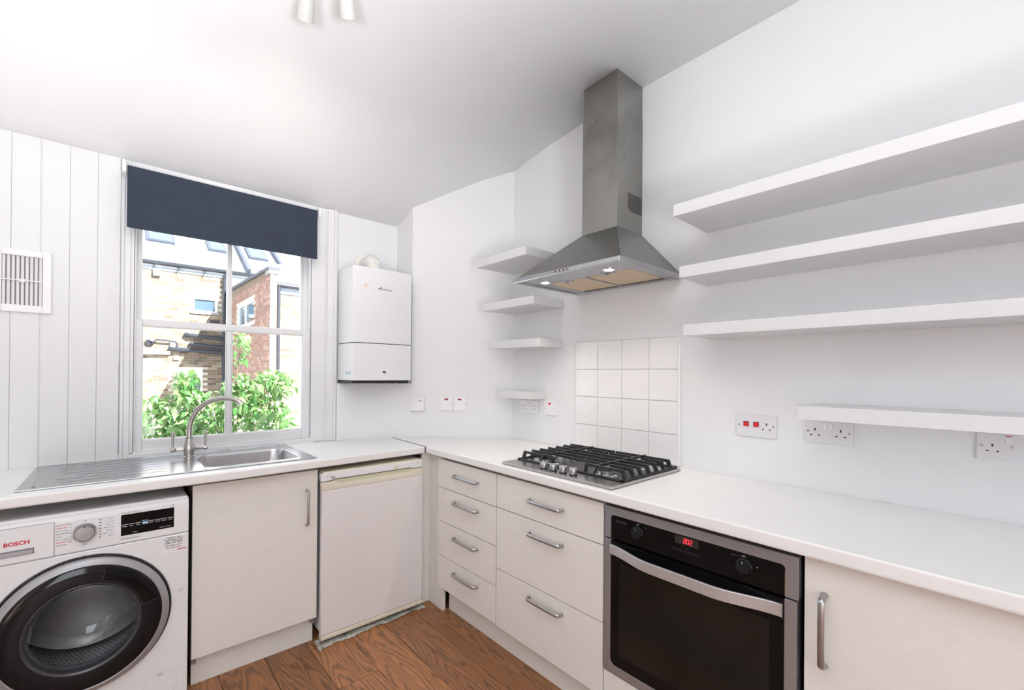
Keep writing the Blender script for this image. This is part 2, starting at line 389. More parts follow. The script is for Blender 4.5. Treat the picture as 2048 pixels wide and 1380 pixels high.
# window wall (left in the picture) around the opening
OX0, OX1, OZ0, OZ1 = 0.062, 0.868, 0.90, 2.22
mb = MB()
mb.box(-2.05, 0.008, 2.7925, 3.02, 0, 2.6); mb.box(0.008, OX0, 2.80, 3.02, 0, 2.6); mb.box(OX1, 1.50, 2.80, 3.02, 0, 2.6)
mb.box(OX0, OX1, 2.80, 3.02, 0, OZ0); mb.box(OX0, OX1, 2.80, 3.02, OZ1, 2.6)
wl = mb.build('wall_left', 'wall'); struct(wl)
bx = [-1.06, -0.97, -0.88, -0.79, -0.70, -0.61, -0.52, -0.43, -0.335, -0.248, -0.160, -0.069, 0.008]
for i, (a, b) in enumerate(zip(bx, bx[1:])):
    g0 = 0.0022 if abs(a + 0.248) < 1e-3 else 0.0004
    g1 = 0.0022 if abs(b + 0.248) < 1e-3 else 0.0004
    box('panel_board', WORLD, (a + g0, b - g1, 2.7885, 2.7925, 0, 2.318), 'wall', wl, 0.002)
# wide smooth facing beside the boards under the window sill
# boxed-in lower corner under the boiler
struct(MB().prism([(1.018, 2.80), (1.018, 2.776), (1.38, 2.64), (1.441, 2.609), (1.52, 2.80)], 0, 1.25).build('trim_1', 'wall'))
# angled corner wall and the long right wall
struct(MB().prism([(1.441, 2.609), (1.923, 2.158), (2.12, 2.30), (2.12, 3.02), (1.428, 3.02), (1.428, 2.80)], 0, 2.78).build('wall_corner', 'wall'))
wr = MB().prism([(1.923, 2.158), (XW, 2.10), (XW, -2.72), (2.12, -2.72), (2.12, 2.30)], 0, 2.78).build('wall_right', 'wall'); struct(wr)
# the rest of the room behind the photographer: plain walls and an opening added to let light in
mb = MB(); mb.box(-2.05, -1.28, -2.75, -2.62, 0, 2.78); mb.box(-0.22, 2.12, -2.75, -2.62, 0, 2.78); mb.box(-1.28, -0.22, -2.75, -2.62, 2.3, 2.78)
mb.box(-1.28, -0.22, -2.75, -2.62, 0, 0.3)
struct(mb.build('wall_back', 'wall'))
mb = MB(); mb.box(-2.05, -1.93, -2.75, 3.02, 0, 2.78)
struct(mb.build('wall_side', 'wall'))

# ------------------------------------------------------------------ sash window with its architrave
win = bpy.data.objects.new('window_1', None); COL.objects.link(win); win.location = (0.45, 2.8, 0.92); struct(win)
f = WORLD
mb = MB()                                                     # linings of the opening
mb.box(OX0 - 0.02, OX0 + 0.006, 2.80, 3.0, 0.92, OZ1); mb.box(OX1 - 0.002, OX1 + 0.02, 2.80, 3.0, 0.92, OZ1)
mb.box(OX0, OX1, 2.80, 3.0, OZ1 - 0.02, OZ1 + 0.01)
mb.build('frame_lining', 'trim', win, 0.002)
mb = MB()                                                     # upper sash, further out
mb.box(0.068, 0.0925, 2.86, 2.90, 1.55, OZ1); mb.box(0.843, 0.868, 2.86, 2.90, 1.55, OZ1)
mb.box(0.829, 0.845, 2.868, 2.895, 1.55, OZ1)
mb.box(0.068, 0.868, 2.86, 2.90, 1.545, 1.575); mb.box(0.068, 0.868, 2.86, 2.90, 2.16, OZ1)
us = mb.build('upper_sash', 'trim', win, 0.003)
box('glazing_bar', f, (0.450, 0.473, 2.862, 2.896, 1.57, 2.17), 'trim', us, 0.005)
for a, b in ((0.090, 0.452), (0.471, 0.832)):
    box('pane', f, (a, b, 2.878, 2.881, 1.57, 2.17), 'glass', us, 0)
mb = MB()                                                     # lower sash
mb.box(0.063, 0.0935, 2.815, 2.855, 0.922, 1.571); mb.box(0.829, 0.868, 2.815, 2.855, 0.922, 1.571)
mb.box(0.0935, 0.829, 2.815, 2.855, 0.922, 0.980); mb.box(0.0935, 0.829, 2.815, 2.855, 1.537, 1.571)
ls = mb.build('lower_sash', 'trim', win, 0.004)
box('glazing_bar', f, (0.4425, 0.4695, 2.818, 2.85, 0.978, 1.539), 'trim', ls, 0.007, seg=3)
for a, b in ((0.090, 0.445), (0.467, 0.832)):
    box('pane', f, (a, b, 2.832, 2.835, 0.976, 1.54), 'glass', ls, 0)
mb = MB()
for (a0, a1, b0, b1) in ((0.0935, 0.0965, 0.98, 1.537), (0.439, 0.4425, 0.98, 1.537), (0.4695, 0.4725, 0.98, 1.537), (0.826, 0.829, 0.98, 1.537)):
    mb.box(a0, a1, 2.822, 2.833, b0, b1)
for (a0, a1) in ((0.0965, 0.439), (0.4725, 0.826)):
    mb.box(a0, a1, 2.822, 2.833, 1.5335, 1.537); mb.box(a0, a1, 2.822, 2.833, 0.98, 0.984)
mb.build('glazing_bead', 'trim', ls, 0.001)
mb = MB(); mb.box(0.03, 0.885, 2.785, 2.83, 0.885, 0.9215)
mb.build('sill', 'trim', win, 0.004)
# architrave: stepped moulding right and left, plain board above
for nm, x0, x1, sgn in (('architrave', 0.870, 1.016, 1), ('architrave', 0.012, 0.060, -1)):
    mb = MB(); d = x1 - x0
    if sgn > 0:
        for (p0, p1, t) in ((0, 0.54, 0.012), (0.54, 0.60, 0.018), (0.60, 0.86, 0.024), (0.86, 0.93, 0.030), (0.93, 1.0, 0.024)):
            mb.box(x0 + d * p0, x0 + d * p1, 2.80 - t, 2.80, 0.90, 2.316)
    else:
        for (p0, p1, t) in ((0, 0.25, 0.022), (0.25, 0.72, 0.016), (0.72, 1.0, 0.010)):
            mb.box(x0 + d * p0, x0 + d * p1, 2.80 - t, 2.80, 0.90, 2.316)
    mb.build(nm, 'trim', win, 0.002)
mb = MB(); mb.box(0.06, 0.87, 2.786, 2.80, 2.215, 2.316); mb.box(0.06, 0.87, 2.778, 2.80, 2.215, 2.226)
mb.build('head_board', 'trim', win, 0.002)
# apron below the sash at worktop level
struct(MB().box(-0.02, 0.90, 2.790, 2.80, 0.90, 0.925).build('trim_2', 'trim'))

# ------------------------------------------------------------------ roller blind
t = thing('roller_blind', 'short navy blue roller blind over the top of the sash window', 'blind', (0.455, 2.72, 2.28))
box('fabric', WORLD, (0.030, 0.876, 2.7170, 2.7185, 1.985, 2.268), 'navy', t, 0)
MB(Fr((0, 2.735, 2.252), (0, 1, 0), (0, 0, 1), (1, 0, 0))).disc(0, 0, 0.0165, 0.032, 0.874, 24).build('roller', 'navy', t)
box('hem_bar', WORLD, (0.030, 0.876, 2.7150, 2.7205, 1.981, 2.003), 'navy', t, 0.002)
for a, b in ((0.012, 0.026), (0.880, 0.892)):
    mb = MB(); mb.box(a, b, 2.705, 2.79, 2.232, 2.285); mb.disc(0, 0, 0, 0, 0, 3) if False else None
    mb.build('bracket', 'plastic', t, 0.003)
mb = MB()
def loop_pt(s):
    # chain loop hanging at the left bracket
    z0, z1 = 2.24, 1.372; r = 0.012
    if s < 0.48: return (0.0065 + 0.013 * (s / 0.48) * 0, 2.722, z0 + (z1 - z0) * s / 0.48)
    if s < 0.52:
        a = PI * (s - 0.48) / 0.04; return (0.0065 - r + r * math.cos(a), 2.722, z1 - 0.03 * math.sin(a))
    return (0.0065 - 2 * r + 0.024 * max(0, (s - 0.52) / 0.48) ** 3, 2.722 + 0.012 * (s - 0.52), z1 + (z0 - z1) * (s - 0.52) / 0.48)
mb.tube([loop_pt(i / 120) for i in range(121)], 0.0013, seg=6)
cord = mb.build('bead_cord', 'plastic', t)
mb = MB()
for i in range(0, 170):
    x, y, z = loop_pt(i / 170); r = 0.0023
    k = len(mb.v)
    for dx, dy, dz in ((r, 0, 0), (-r, 0, 0), (0, r, 0), (0, -r, 0), (0, 0, r), (0, 0, -r)): mb.pt(x + dx, y + dy, z + dz)
    for q in ((0, 2, 4), (2, 1, 4), (1, 3, 4), (3, 0, 4), (2, 0, 5), (1, 2, 5), (3, 1, 5), (0, 3, 5)): mb.face([k + e for e in q], True)
mb.build('beads', 'plastic', cord, kind='stuff')

# ------------------------------------------------------------------ air vent on the boarded wall
t = thing('air_vent', 'square white louvred air vent on the boarded wall left of the window', 'vent', (-0.30, 2.788, 1.69))
F_ = FL(2.788)
mb = MB(F_)
X0, X1, Z0, Z1 = -0.388, -0.214, 1.562, 1.827
gx0, gx1, gz0, gz1 = -0.359, -0.241, 1.592, 1.799
mb.box(X0, gx0, Z0, Z1, 0, 0.012); mb.box(gx1, X1, Z0, Z1, 0, 0.012)
mb.box(gx0, gx1, Z0, gz0, 0, 0.012); mb.box(gx0, gx1, gz1, Z1, 0, 0.012)
mb.build('frame', 'plastic', t, 0.002)
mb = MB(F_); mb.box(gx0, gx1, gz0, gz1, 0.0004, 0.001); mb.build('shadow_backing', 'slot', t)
for i in range(9):
    xx = gx0 + 0.0075 + i * 0.01325
    box('louvre', Fr((xx, 2.788, 0), (0.83, -0.55, 0), (0, 0, 1), (-0.55, -0.83, 0)), (-0.0058, 0.0050, gz0, gz1, 0.003, 0.0045), 'plastic', t, 0)
box('cross_bar', F_, (gx0, gx1, 1.694, 1.698, 0.004, 0.011), 'plastic', t, 0)
box('catch', F_, (-0.307, -0.293, 1.687, 1.703, 0.004, 0.013), 'plastic', t, 0.001)

# ================================================================== helpers for fittings
def bow_handle(fr, pa, pb, out=0.026, parent=None, r1=0.0070, r2=0.0050, kink=0.012):
    # D-shaped bar handle between (a,b) points pa and pb on frame fr, standing out from the surface
    a = Vector((pa[0], pa[1])); b = Vector((pb[0], pb[1])); d = (b - a); Ln = d.length; d.normalize()
    pts = []; n = 7
    for i in range(n + 1):
        t = i / n * PI / 2; pts.append((kink * (1 - math.cos(t)), out * math.sin(t)))
    path = []
    for s, c in pts: path.append((a.x + d.x * s, a.y + d.y * s, c))
    for q in (0.3, 0.5, 0.7):
        path.append((a.x + d.x * Ln * q, a.y + d.y * Ln * q, out + 0.0015))
    for s, c in reversed(pts): path.append((b.x - d.x * s, b.y - d.y * s, c))
    up = (fr.u * d.x + fr.v * d.y).cross(fr.n)
    n_ = len(path); tp = [1.25 if i in (0, n_ - 1) else 1.0 for i in range(n_)]
    mb = MB(fr); mb.tube(path, r2, r1, 10, up=up, taper=tp)
    mb.disc(a.x, a.y, 0.0070, 0, 0.002, 14); mb.disc(b.x, b.y, 0.0070, 0, 0.002, 14)
    return mb.build('handle', 'alu', parent)

def screws(fr, spots, parent, r=0.0033, d=0.0095):
    for a, b in spots:
        MB(fr).disc(a, b, r, d - 0.001, d + 0.0008, 12).build('screw', 'nickel', parent)

def pins(fr, a, b, parent, d=0.0095, s=1.0):          # the three slots of a 13 A outlet
    mb = MB(fr)
    mb.box(a - 0.0022 * s, a + 0.0022 * s, b + 0.003 * s, b + 0.0125 * s, d - 0.002, d + 0.0004)
    for q in (-0.0125, 0.0125): mb.box(a + (q - 0.0034) * s, a + (q + 0.0034) * s, b - 0.0145 * s, b - 0.0105 * s, d - 0.002, d + 0.0004)
    return mb.build('pin_slots', 'blackm', parent)

def plate(fr, a0, a1, b0, b1, parent, m='plastic', d=0.0095):
    return box('face_plate', fr, (a0, a1, b0, b1, 0, d), m, parent, 0.002, seg=2)

def rocker(fr, a, b, w_, h_, m, parent, name='rocker_switch', d=0.0095):
    # tilted rocker: wedge
    mb = MB(fr); k = len(mb.v)
    for (x, y, c) in ((a - w_ / 2, b - h_ / 2, d + 0.0045), (a + w_ / 2, b - h_ / 2, d + 0.0045), (a + w_ / 2, b + h_ / 2, d + 0.0008), (a - w_ / 2, b + h_ / 2, d + 0.0008),
                      (a - w_ / 2, b - h_ / 2, d - 0.003), (a + w_ / 2, b - h_ / 2, d - 0.003), (a + w_ / 2, b + h_ / 2, d - 0.003), (a - w_ / 2, b + h_ / 2, d - 0.003)):
        mb.pt(x, y, c)
    for q in ((0, 1, 2, 3), (4, 7, 6, 5), (0, 4, 5, 1), (1, 5, 6, 2), (2, 6, 7, 3), (3, 7, 4, 0)): mb.face([k + i for i in q])
    return mb.build(name, m, parent, 0.0006)

# ================================================================== WORKTOPS
def worktop_nose(mb, p, q, z0, z1, r=0.009, inward=None):
    pass
# left run, with a hole for the sink bowl
front = [(-1.30, 2.190), (0.40, 2.176), (1.318, 2.221)]
def worktop(name, outline, front_n, holes, label, z1=0.90, z0=0.862):
    # outline: CCW plan polygon; the first front_n+1 points are the front edge with a rounded nose
    import bmesh
    bm = bmesh.new(); r = 0.010
    n = len(outline)
    vs = [bm.verts.new((x, y, z1)) for x, y in outline]
    es = [bm.edges.new((vs[i], vs[(i + 1) % n])) for i in range(n)]
    for h in holes:
        hv = [bm.verts.new((x, y, z1)) for x, y in h]; m_ = len(hv)
        es += [bm.edges.new((hv[i], hv[(i + 1) % m_])) for i in range(m_)]
    bmesh.ops.triangle_fill(bm, use_beauty=True, use_dissolve=False, edges=es)
    top = list(bm.faces)
    ex = bmesh.ops.extrude_face_region(bm, geom=top)
    for v in [e for e in ex['geom'] if isinstance(e, bmesh.types.BMVert)]: v.co.z = z0
    bmesh.ops.recalc_face_normals(bm, faces=bm.faces)
    me = bpy.data.meshes.new(name); bm.to_mesh(me); bm.free(); me.materials.append(M['worktop'])
    o = bpy.data.objects.new(name, me); COL.objects.link(o)
    b = o.modifiers.new('bevel', 'BEVEL'); b.width = 0.007; b.segments = 3; b.limit_method = 'ANGLE'; b.angle_limit = math.radians(60)
    for p in me.polygons: p.use_smooth = False
    tag(o, label, 'worktop'); return o
def rrect(x0, x1, y0, y1, r, n=6):
    pts = []
    for cx, cy_, a0 in ((x1 - r, y0 + r, -PI / 2), (x1 - r, y1 - r, 0), (x0 + r, y1 - r, PI / 2), (x0 + r, y0 + r, PI)):
        for i in range(n + 1):
            a = a0 + PI / 2 * i / n; pts.append((cx + r * math.cos(a), cy_ + r * math.sin(a)))
    return pts
bowl = rrect(0.275, 0.682, 2.275, 2.640, 0.055)
worktop('worktop', front + [(1.333, 2.655), (1.02, 2.777), (0.90, 2.789), (-1.30, 2.789)], 2, [bowl],
        'white laminate worktop under the window, holding the steel sink')
worktop('worktop', [(1.321, 2.2215), (1.336, 2.652), (1.378, 2.636), (1.440, 2.607), (1.920, 2.157), (1.925, 2.10), (1.925, -1.2), (1.297, -1.2)],
        0, [], 'long white laminate worktop along the right wall, holding the gas hob')
# joint strip
mb = MB(); mb.prism([(1.3182, 2.218), (1.3208, 2.218), (1.3358, 2.654), (1.3332, 2.654)], 0.862, 0.9012)
tag(mb.build('worktop_joint_strip', 'groove'), 'thin grey metal strip joining the two worktops at the corner', 'strip')

# ------------------------------------------------------------------ sink
t = thing('kitchen_sink', 'stainless steel sink with grooved drainer let into the worktop below the window', 'sink', (0.24, 2.51, 0.90))
import bmesh
def plate_with_hole(name, outer, hole, z1, z0, m, parent, bevel):
    bm = bmesh.new(); es = []
    for loop in (outer, hole):
        vs = [bm.verts.new((x, y, z1)) for x, y in loop]; es += [bm.edges.new((vs[i], vs[(i + 1) % len(vs)])) for i in range(len(vs))]
    bmesh.ops.triangle_fill(bm, use_beauty=True, use_dissolve=False, edges=es)
    ex = bmesh.ops.extrude_face_region(bm, geom=list(bm.faces))
    for v in [e for e in ex['geom'] if isinstance(e, bmesh.types.BMVert)]: v.co.z = z0
    bmesh.ops.recalc_face_normals(bm, faces=bm.faces)
    off = parent.location
    for v in bm.verts: v.co -= off
    me = bpy.data.meshes.new(name); bm.to_mesh(me); bm.free(); me.materials.append(M[m])
    o = bpy.data.objects.new(name, me); COL.objects.link(o); o.parent = parent
    if bevel:
        b = o.modifiers.new('bevel', 'BEVEL'); b.width = bevel; b.segments = 2; b.limit_method = 'ANGLE'; b.angle_limit = math.radians(60)
    return o
plate_with_hole('rim', [(-0.257, 2.250), (0.732, 2.245), (0.726, 2.772), (-0.250, 2.772)], rrect(0.288, 0.668, 2.288, 2.628, 0.05), 0.9055, 0.9005, 'sink', t, 0.0015)
# bowl: lofted rounded rectangles
mb = MB(); loops = []
for (g, z, r) in ((0.0, 0.9045, 0.05), (0.004, 0.895, 0.05), (0.012, 0.80, 0.055), (0.02, 0.765, 0.06), (0.055, 0.752, 0.07), (0.10, 0.748, 0.06)):
    L_ = rrect(0.288 + g, 0.668 - g, 2.288 + g, 2.628 - g, r); loops.append([mb.pt(x, y, z) for x, y in L_])
for A_, B_ in zip(loops, loops[1:]):
    n = len(A_)
    for i in range(n): mb.face([A_[i], A_[(i + 1) % n], B_[(i + 1) % n], B_[i]], True)
mb.face(loops[-1])
mb.build('bowl', 'sink', t)
MB().lathe(0.478, 2.455, [(0.042, 0.7485), (0.040, 0.751), (0.03, 0.7515), (0.028, 0.749)], 28).build('waste', 'chrome', t)
# raised edge bead around the drainer, and grooves
mb = MB()
mb.tube([(-0.215, 2.285, 0.9055), (-0.222, 2.30, 0.9055), (-0.226, 2.50, 0.9055), (-0.228, 2.70, 0.9055), (-0.222, 2.738, 0.9055), (-0.200, 2.747, 0.9055), (-0.10, 2.747, 0.9055), (0.62, 2.744, 0.9055), (0.67, 2.742, 0.9055)], 0.006, 0.0022, 8, up=(0, 0, 1))
mb.build('raised_lip', 'sink', t)
for i, (x0, y) in enumerate(((-0.150, 2.325), (-0.168, 2.388), (-0.120, 2.452), (-0.158, 2.515), (-0.168, 2.580), (-0.178, 2.640), (-0.150, 2.692))):
    mb = MB(); mb.tube([(x0, y, 0.9056), (x0 + 0.01, y, 0.9056), (0.15, y, 0.9056), (0.165, y, 0.9056)], 0.0022, 0.0008, 6, up=(0, 0, 1), taper=[0.3, 1, 1, 0.3])
    mb.build('drainer_groove', 'groove', t)

# ------------------------------------------------------------------ tap
t = thing('mixer_tap', 'brushed nickel swan neck mixer tap with two levers behind the sink', 'tap', (0.265, 2.62, 0.905))
fz = Fr((0, 0, 0), (1, 0, 0), (0, 1, 0), (0, 0, 1))
mb = MB(); mb.lathe(0.265, 2.635, [(0.026, 0.9057), (0.026, 0.909), (0.021, 0.912), (0.021, 0.925), (0.024, 0.940), (0.0245, 0.952), (0.021, 0.966), (0.0165, 0.985), (0.015, 0.996), (0.0155, 0.998), (0.0155, 1.003), (0.013, 1.004)], 28)
mb.build('body', 'nickel', t)
mb = MB(); P = [(0.265, 2.635, 1.0), (0.265, 2.635, 1.03), (0.268, 2.632, 1.065), (0.277, 2.625, 1.10), (0.294, 2.612, 1.133), (0.318, 2.595, 1.160), (0.347, 2.575, 1.178), (0.380, 2.553, 1.187), (0.412, 2.532, 1.187), (0.436, 2.517, 1.181), (0.450, 2.508, 1.170), (0.4565, 2.503, 1.160)]
mb.tube(P, 0.0115, seg=16, taper=[1.08, 1.05, 1.02, 1, 1, 1, 1, 0.98, 0.98, 1.0, 1.12, 1.2]); mb.build('spout', 'nickel', t)
for s in (-1, 1):
    x = 0.265 + s * 0.016
    mb = MB(Fr((0.265, 2.635, 0.945), (0, 1, 0), (0, 0, 1), (s, 0, 0)))
    mb.lathe(0, 0, [(0.016, 0.012), (0.012, 0.02), (0.009, 0.028), (0.0085, 0.052), (0.011, 0.054), (0.0125, 0.058), (0.0125, 0.070), (0.010, 0.073), (0.0, 0.0735)], 20)
    ar = mb.build('valve_arm', 'nickel', t)
    mb = MB(); xx = 0.265 + s * 0.064
    mb.tube([(xx, 2.635, 0.952), (xx, 2.635, 0.975), (xx, 2.634, 1.0), (xx - s * 0.001, 2.633, 1.028), (xx - s * 0.001, 2.633, 1.031)], 0.0062, seg=12, taper=[0.7, 0.85, 1.0, 1.15, 0.7])
    mb.build('lever', 'nickel', ar)

# ================================================================== BOILER
t = thing('boiler', 'white wall-hung boiler with a flue elbow, right of the window', 'boiler', (1.21, 2.66, 1.26))
# casing with gently bowed front
def bowed(mb, x0, x1, yf, yb, z0, z1, bow, n=12):
    pts = [(x0, yb), (x0, yf)]
    for i in range(1, n): u = i / n; pts.append((x0 + (x1 - x0) * u, yf - bow * 4 * u * (1 - u)))
    pts += [(x1, yf), (x1, yb)]
    mb.prism(pts, z0, z1)
    k = len(mb.smooth) - len(pts)
    for i in range(1, n + 1): mb.smooth[k + i] = False
mb = MB(); bowed(mb, 1.023, 1.400, 2.545, 2.775, 1.4955, 1.945, 0.012); mb.build('casing', 'appl', t, 0.003)
mb = MB(); bowed(mb, 1.023, 1.400, 2.545, 2.775, 1.272, 1.4915, 0.012); mb.build('lower_panel', 'appl', t, 0.003)
box('panel_gap', WORLD, (1.027, 1.396, 2.553, 2.77, 1.488, 1.498), 'blackm', t, 0)
box('underside_tray', WORLD, (1.024, 1.385, 2.552, 2.775, 1.2545, 1.2725), 'blackm', t, 0)
for x in (1.06, 1.13, 1.20, 1.26, 1.32):
    MB().lathe(x, 2.60, [(0.008, 1.2545), (0.008, 1.250), (0.0, 1.2495)], 12).build('pipe_stub', 'nickel', t)
F_ = FL(2.5335)
mb = MB(FL(2.5328)); mb.text('WORCESTER', 0.0135, 1.184, 1.8165, 0.0004, sx=1.0, bold=0.0003); mb.build('printed_name', 'greyink', t)
mb = MB(FL(2.5332)); mb.prism([(1.170, 1.8215), (1.174, 1.8165), (1.181, 1.823), (1.198, 1.8335), (1.186, 1.8315)], 0.0, 0.0008); mb.build('logo_swoosh', 'blackink', t)
mb = MB(FL(2.5332)); mb.prism([(1.170, 1.8215), (1.174, 1.8165), (1.178, 1.8205), (1.176, 1.825)], 0.0006, 0.0012); mb.build('logo_accent', 'darkred', t)
mb = MB(FL(2.5375)); mb.box(1.084, 1.111, 1.822, 1.844, 0, 0.0006); mb.build('faded_sticker', 'peach', t, label='faded peach sticker')
mb = MB(FL(2.5335)); mb.lathe(0, 0, [(0.0, 0.0)], 3) if False else None
k = [(1.214 + 0.011 * math.cos(a * PI / 12), 1.322 + 0.0058 * math.sin(a * PI / 12)) for a in range(24)]
mb.prism(k, 0, 0.002); mb.build('oval_badge', 'navy', t, label='small dark blue oval badge')
box('side_label', Fr((1.023, 0, 0), (0, -1, 0), (0, 0, 1), (-1, 0, 0)), (-2.655, -2.565, 1.305, 1.325, 0, 0.0006), 'bluegrey', t, 0)
# flue: collar, elbow and wall sleeve
fl_ = MB().lathe(1.205, 2.665, [(0.055, 1.945), (0.055, 1.952), (0.048, 1.955), (0.048, 1.962)], 32).build('flue_collar', 'offwhite', t)
mb = MB(); P = [(1.205, 2.665, 1.958), (1.205, 2.665, 1.978), (1.205, 2.672, 1.996), (1.205, 2.688, 2.010), (1.205, 2.706, 2.016), (1.205, 2.73, 2.018), (1.205, 2.795, 2.018)]
mb.tube(P, 0.045, seg=28, up=(1, 0, 0)); el = mb.build('flue_elbow', 'offwhite', t)
MB(Fr((1.205, 2.80, 2.018), (1, 0, 0), (0, 0, 1), (0, -1, 0))).lathe(0, 0, [(0.070, 0.0), (0.070, 0.006), (0.062, 0.012), (0.047, 0.014)], 32).build('wall_collar', 'offwhite', t)
mb = MB(Fr((1.205, 2.623, 1.999), (1, 0, 0), (0, 0.35, 0.94), (0, -0.94, 0.35))); mb.lathe(0, 0, [(0.017, -0.012), (0.017, 0.006), (0.014, 0.009), (0.0, 0.009)], 20); mb.box(-0.013, 0.013, -0.0025, 0.0025, 0.009, 0.012)
mb.build('test_cap', 'offwhite', el)
box('clip_band', Fr((1.205, 2.742, 2.018), (1, 0, 0), (0, 0, 1), (0, -1, 0)), (-0.001, 0.001, 0.0445, 0.0465, -0.01, 0.01), 'offwhite', el, 0)

# ================================================================== CHAMFER WALL FITTINGS
uC = Vector((0.482, -0.451, 0)).normalized(); nC = Vector((-uC.y, uC.x, 0)) * -1
if nC.x > 0: nC = -nC
FC = Fr((1.441, 2.609, 0), uC, (0, 0, 1), nC)
for (a0, a1, lab) in ((0.190, 0.2735, 'left of two fused switch plates with a red neon on the angled wall'), (0.2755, 0.361, 'right of two fused switch plates with a red neon on the angled wall')):
    c = (a0 + a1) / 2
    t = thing('fused_switch', lab, 'switch', FC(c, 1.12, 0), group='switch plates on the angled wall')
    plate(FC, a0, a1, 1.078, 1.1635, t)
    box('neon', FC, (c - 0.013, c + 0.011, 1.1435, 1.154, 0.009, 0.0108), 'darkred', t, 0.001)
    rocker(FC, c - 0.004, 1.118, 0.030, 0.034, 'plastic', t, 'switch_button')
    box('fuse_cover', FC, (c + 0.014, c + 0.026, 1.103, 1.135, 0.009, 0.0108), 'plastic', t, 0.001)
    screws(FC, ((a0 + 0.010, 1.120), (a1 - 0.010, 1.120)), t)
t = thing('heating_controller', 'white heating controller box with tiny printed text in the wall corner', 'controller', FC(0.04, 1.113, 0))
box('case', FC, (-0.006, 0.086, 1.071, 1.157, 0.004, 0.024), 'plastic', t, 0.006, seg=3)
box('back_plate', FC, (-0.002, 0.090, 1.067, 1.153, 0, 0.005), 'greyplastic', t, 0.003)
mb = MB(FC)
for i, s in enumerate(('Central heating', 'On  Off  Auto', 'Hot water', 'Timed  Once', 'Advance', 'Select')): mb.text(s, 0.0065, 0.004, 1.143 - i * 0.009, 0.0243)
mb.build('printed_text', 'lightink', t, kind='stuff')
box('dial', FC, (0.063, 0.069, 1.133, 1.141, 0.024, 0.026), 'blackm', t, 0.001)
box('led_window', FC, (0.054, 0.059, 1.136, 1.144, 0.024, 0.025), 'greyink', t, 0)
box('button', FC, (0.052, 0.074, 1.086, 1.100, 0.024, 0.026), 'plastic', t, 0.001)

# ================================================================== RIGHT WALL FITTINGS
FW = FR(XW)
def outlet(name, lab, y_hi, y_lo, z0, z1, gangs, m='greyplastic'):
    t = thing(name, lab, 'socket', (XW, (y_hi + y_lo) / 2, z0)); a0, a1 = -y_hi, -y_lo
    plate(FW, a0, a1, z0, z1, t, m); w_ = a1 - a0; zc = (z0 + z1) / 2
    return t, a0, a1, w_, zc
t, a0, a1, w_, zc = outlet('double_socket', 'white double socket under the lowest short shelf in the corner', 2.077, 1.925, 1.076, 1.155, 2, 'plastic')
for q in (0.22, 0.78): pins(FW, a0 + w_ * q, zc - 0.002, t)
for q in (0.44, 0.56): rocker(FW, a0 + w_ * q, zc + 0.018, 0.010, 0.018, 'plastic', t)
screws(FW, ((a0 + 0.012, zc + 0.006), (a1 - 0.012, zc + 0.006)), t)
t, a0, a1, w_, zc = outlet('fused_switch', 'single white fused switch with a red neon left of the tiles', 1.867, 1.770, 1.076, 1.155, 1, 'plastic')
t['category'] = 'switch'
box('neon', FW, (a0 + 0.036, a0 + 0.056, zc + 0.022, zc + 0.034, 0.009, 0.011), 'red', t, 0.001)
rocker(FW, (a0 + a1) / 2 - 0.004, zc - 0.002, 0.026, 0.034, 'plastic', t, 'switch_button')
screws(FW, ((a0 + 0.012, zc), (a1 - 0.012, zc)), t)
t, a0, a1, w_, zc = outlet('cooker_switch', 'cooker control plate with two red rocker switches and one outlet', 0.758, 0.6095, 1.074, 1.161, 1)
t['category'] = 'switch'
for q in (0.255, 0.505):
    box('switch_recess', FW, (a0 + w_ * q - 0.0105, a0 + w_ * q + 0.0105, zc - 0.003, zc + 0.017, 0.0092, 0.0099), 'blackm', t, 0)
    rocker(FW, a0 + w_ * q, zc + 0.006, 0.019, 0.017, 'red', t)
pins(FW, a0 + w_ * 0.765, zc + 0.002, t); screws(FW, ((a0 + 0.010, zc + 0.002), (a1 - 0.010, zc + 0.002)), t)
t, a0, a1, w_, zc = outlet('double_socket', 'white double socket under the left end of the lowest long shelf', 0.512, 0.3685, 1.076, 1.157, 2)
for q in (0.215, 0.755): pins(FW, a0 + w_ * q, zc + 0.001, t)
for q in (0.43, 0.545): rocker(FW, a0 + w_ * q, zc + 0.022, 0.011, 0.021, 'plastic', t)
screws(FW, ((a0 + 0.009, zc + 0.002), (a1 - 0.010, zc + 0.002)), t)
t, a0, a1, w_, zc = outlet('single_socket', 'white single socket with one rocker at the right edge of the photo', 0.071, -0.014, 1.079, 1.157, 1)
pins(FW, a0 + w_ * 0.38, zc - 0.002, t, s=0.85); rocker(FW, a0 + w_ * 0.76, zc + 0.023, 0.011, 0.020, 'plastic', t)
screws(FW, ((a0 + 0.010, zc + 0.002), (a1 - 0.014, zc + 0.003)), t)
box('rocker_mark', FW, (a0 + w_ * 0.76 - 0.0055, a0 + w_ * 0.76 + 0.0055, zc + 0.0315, zc + 0.034, 0.0095, 0.0115), 'red', t, 0)

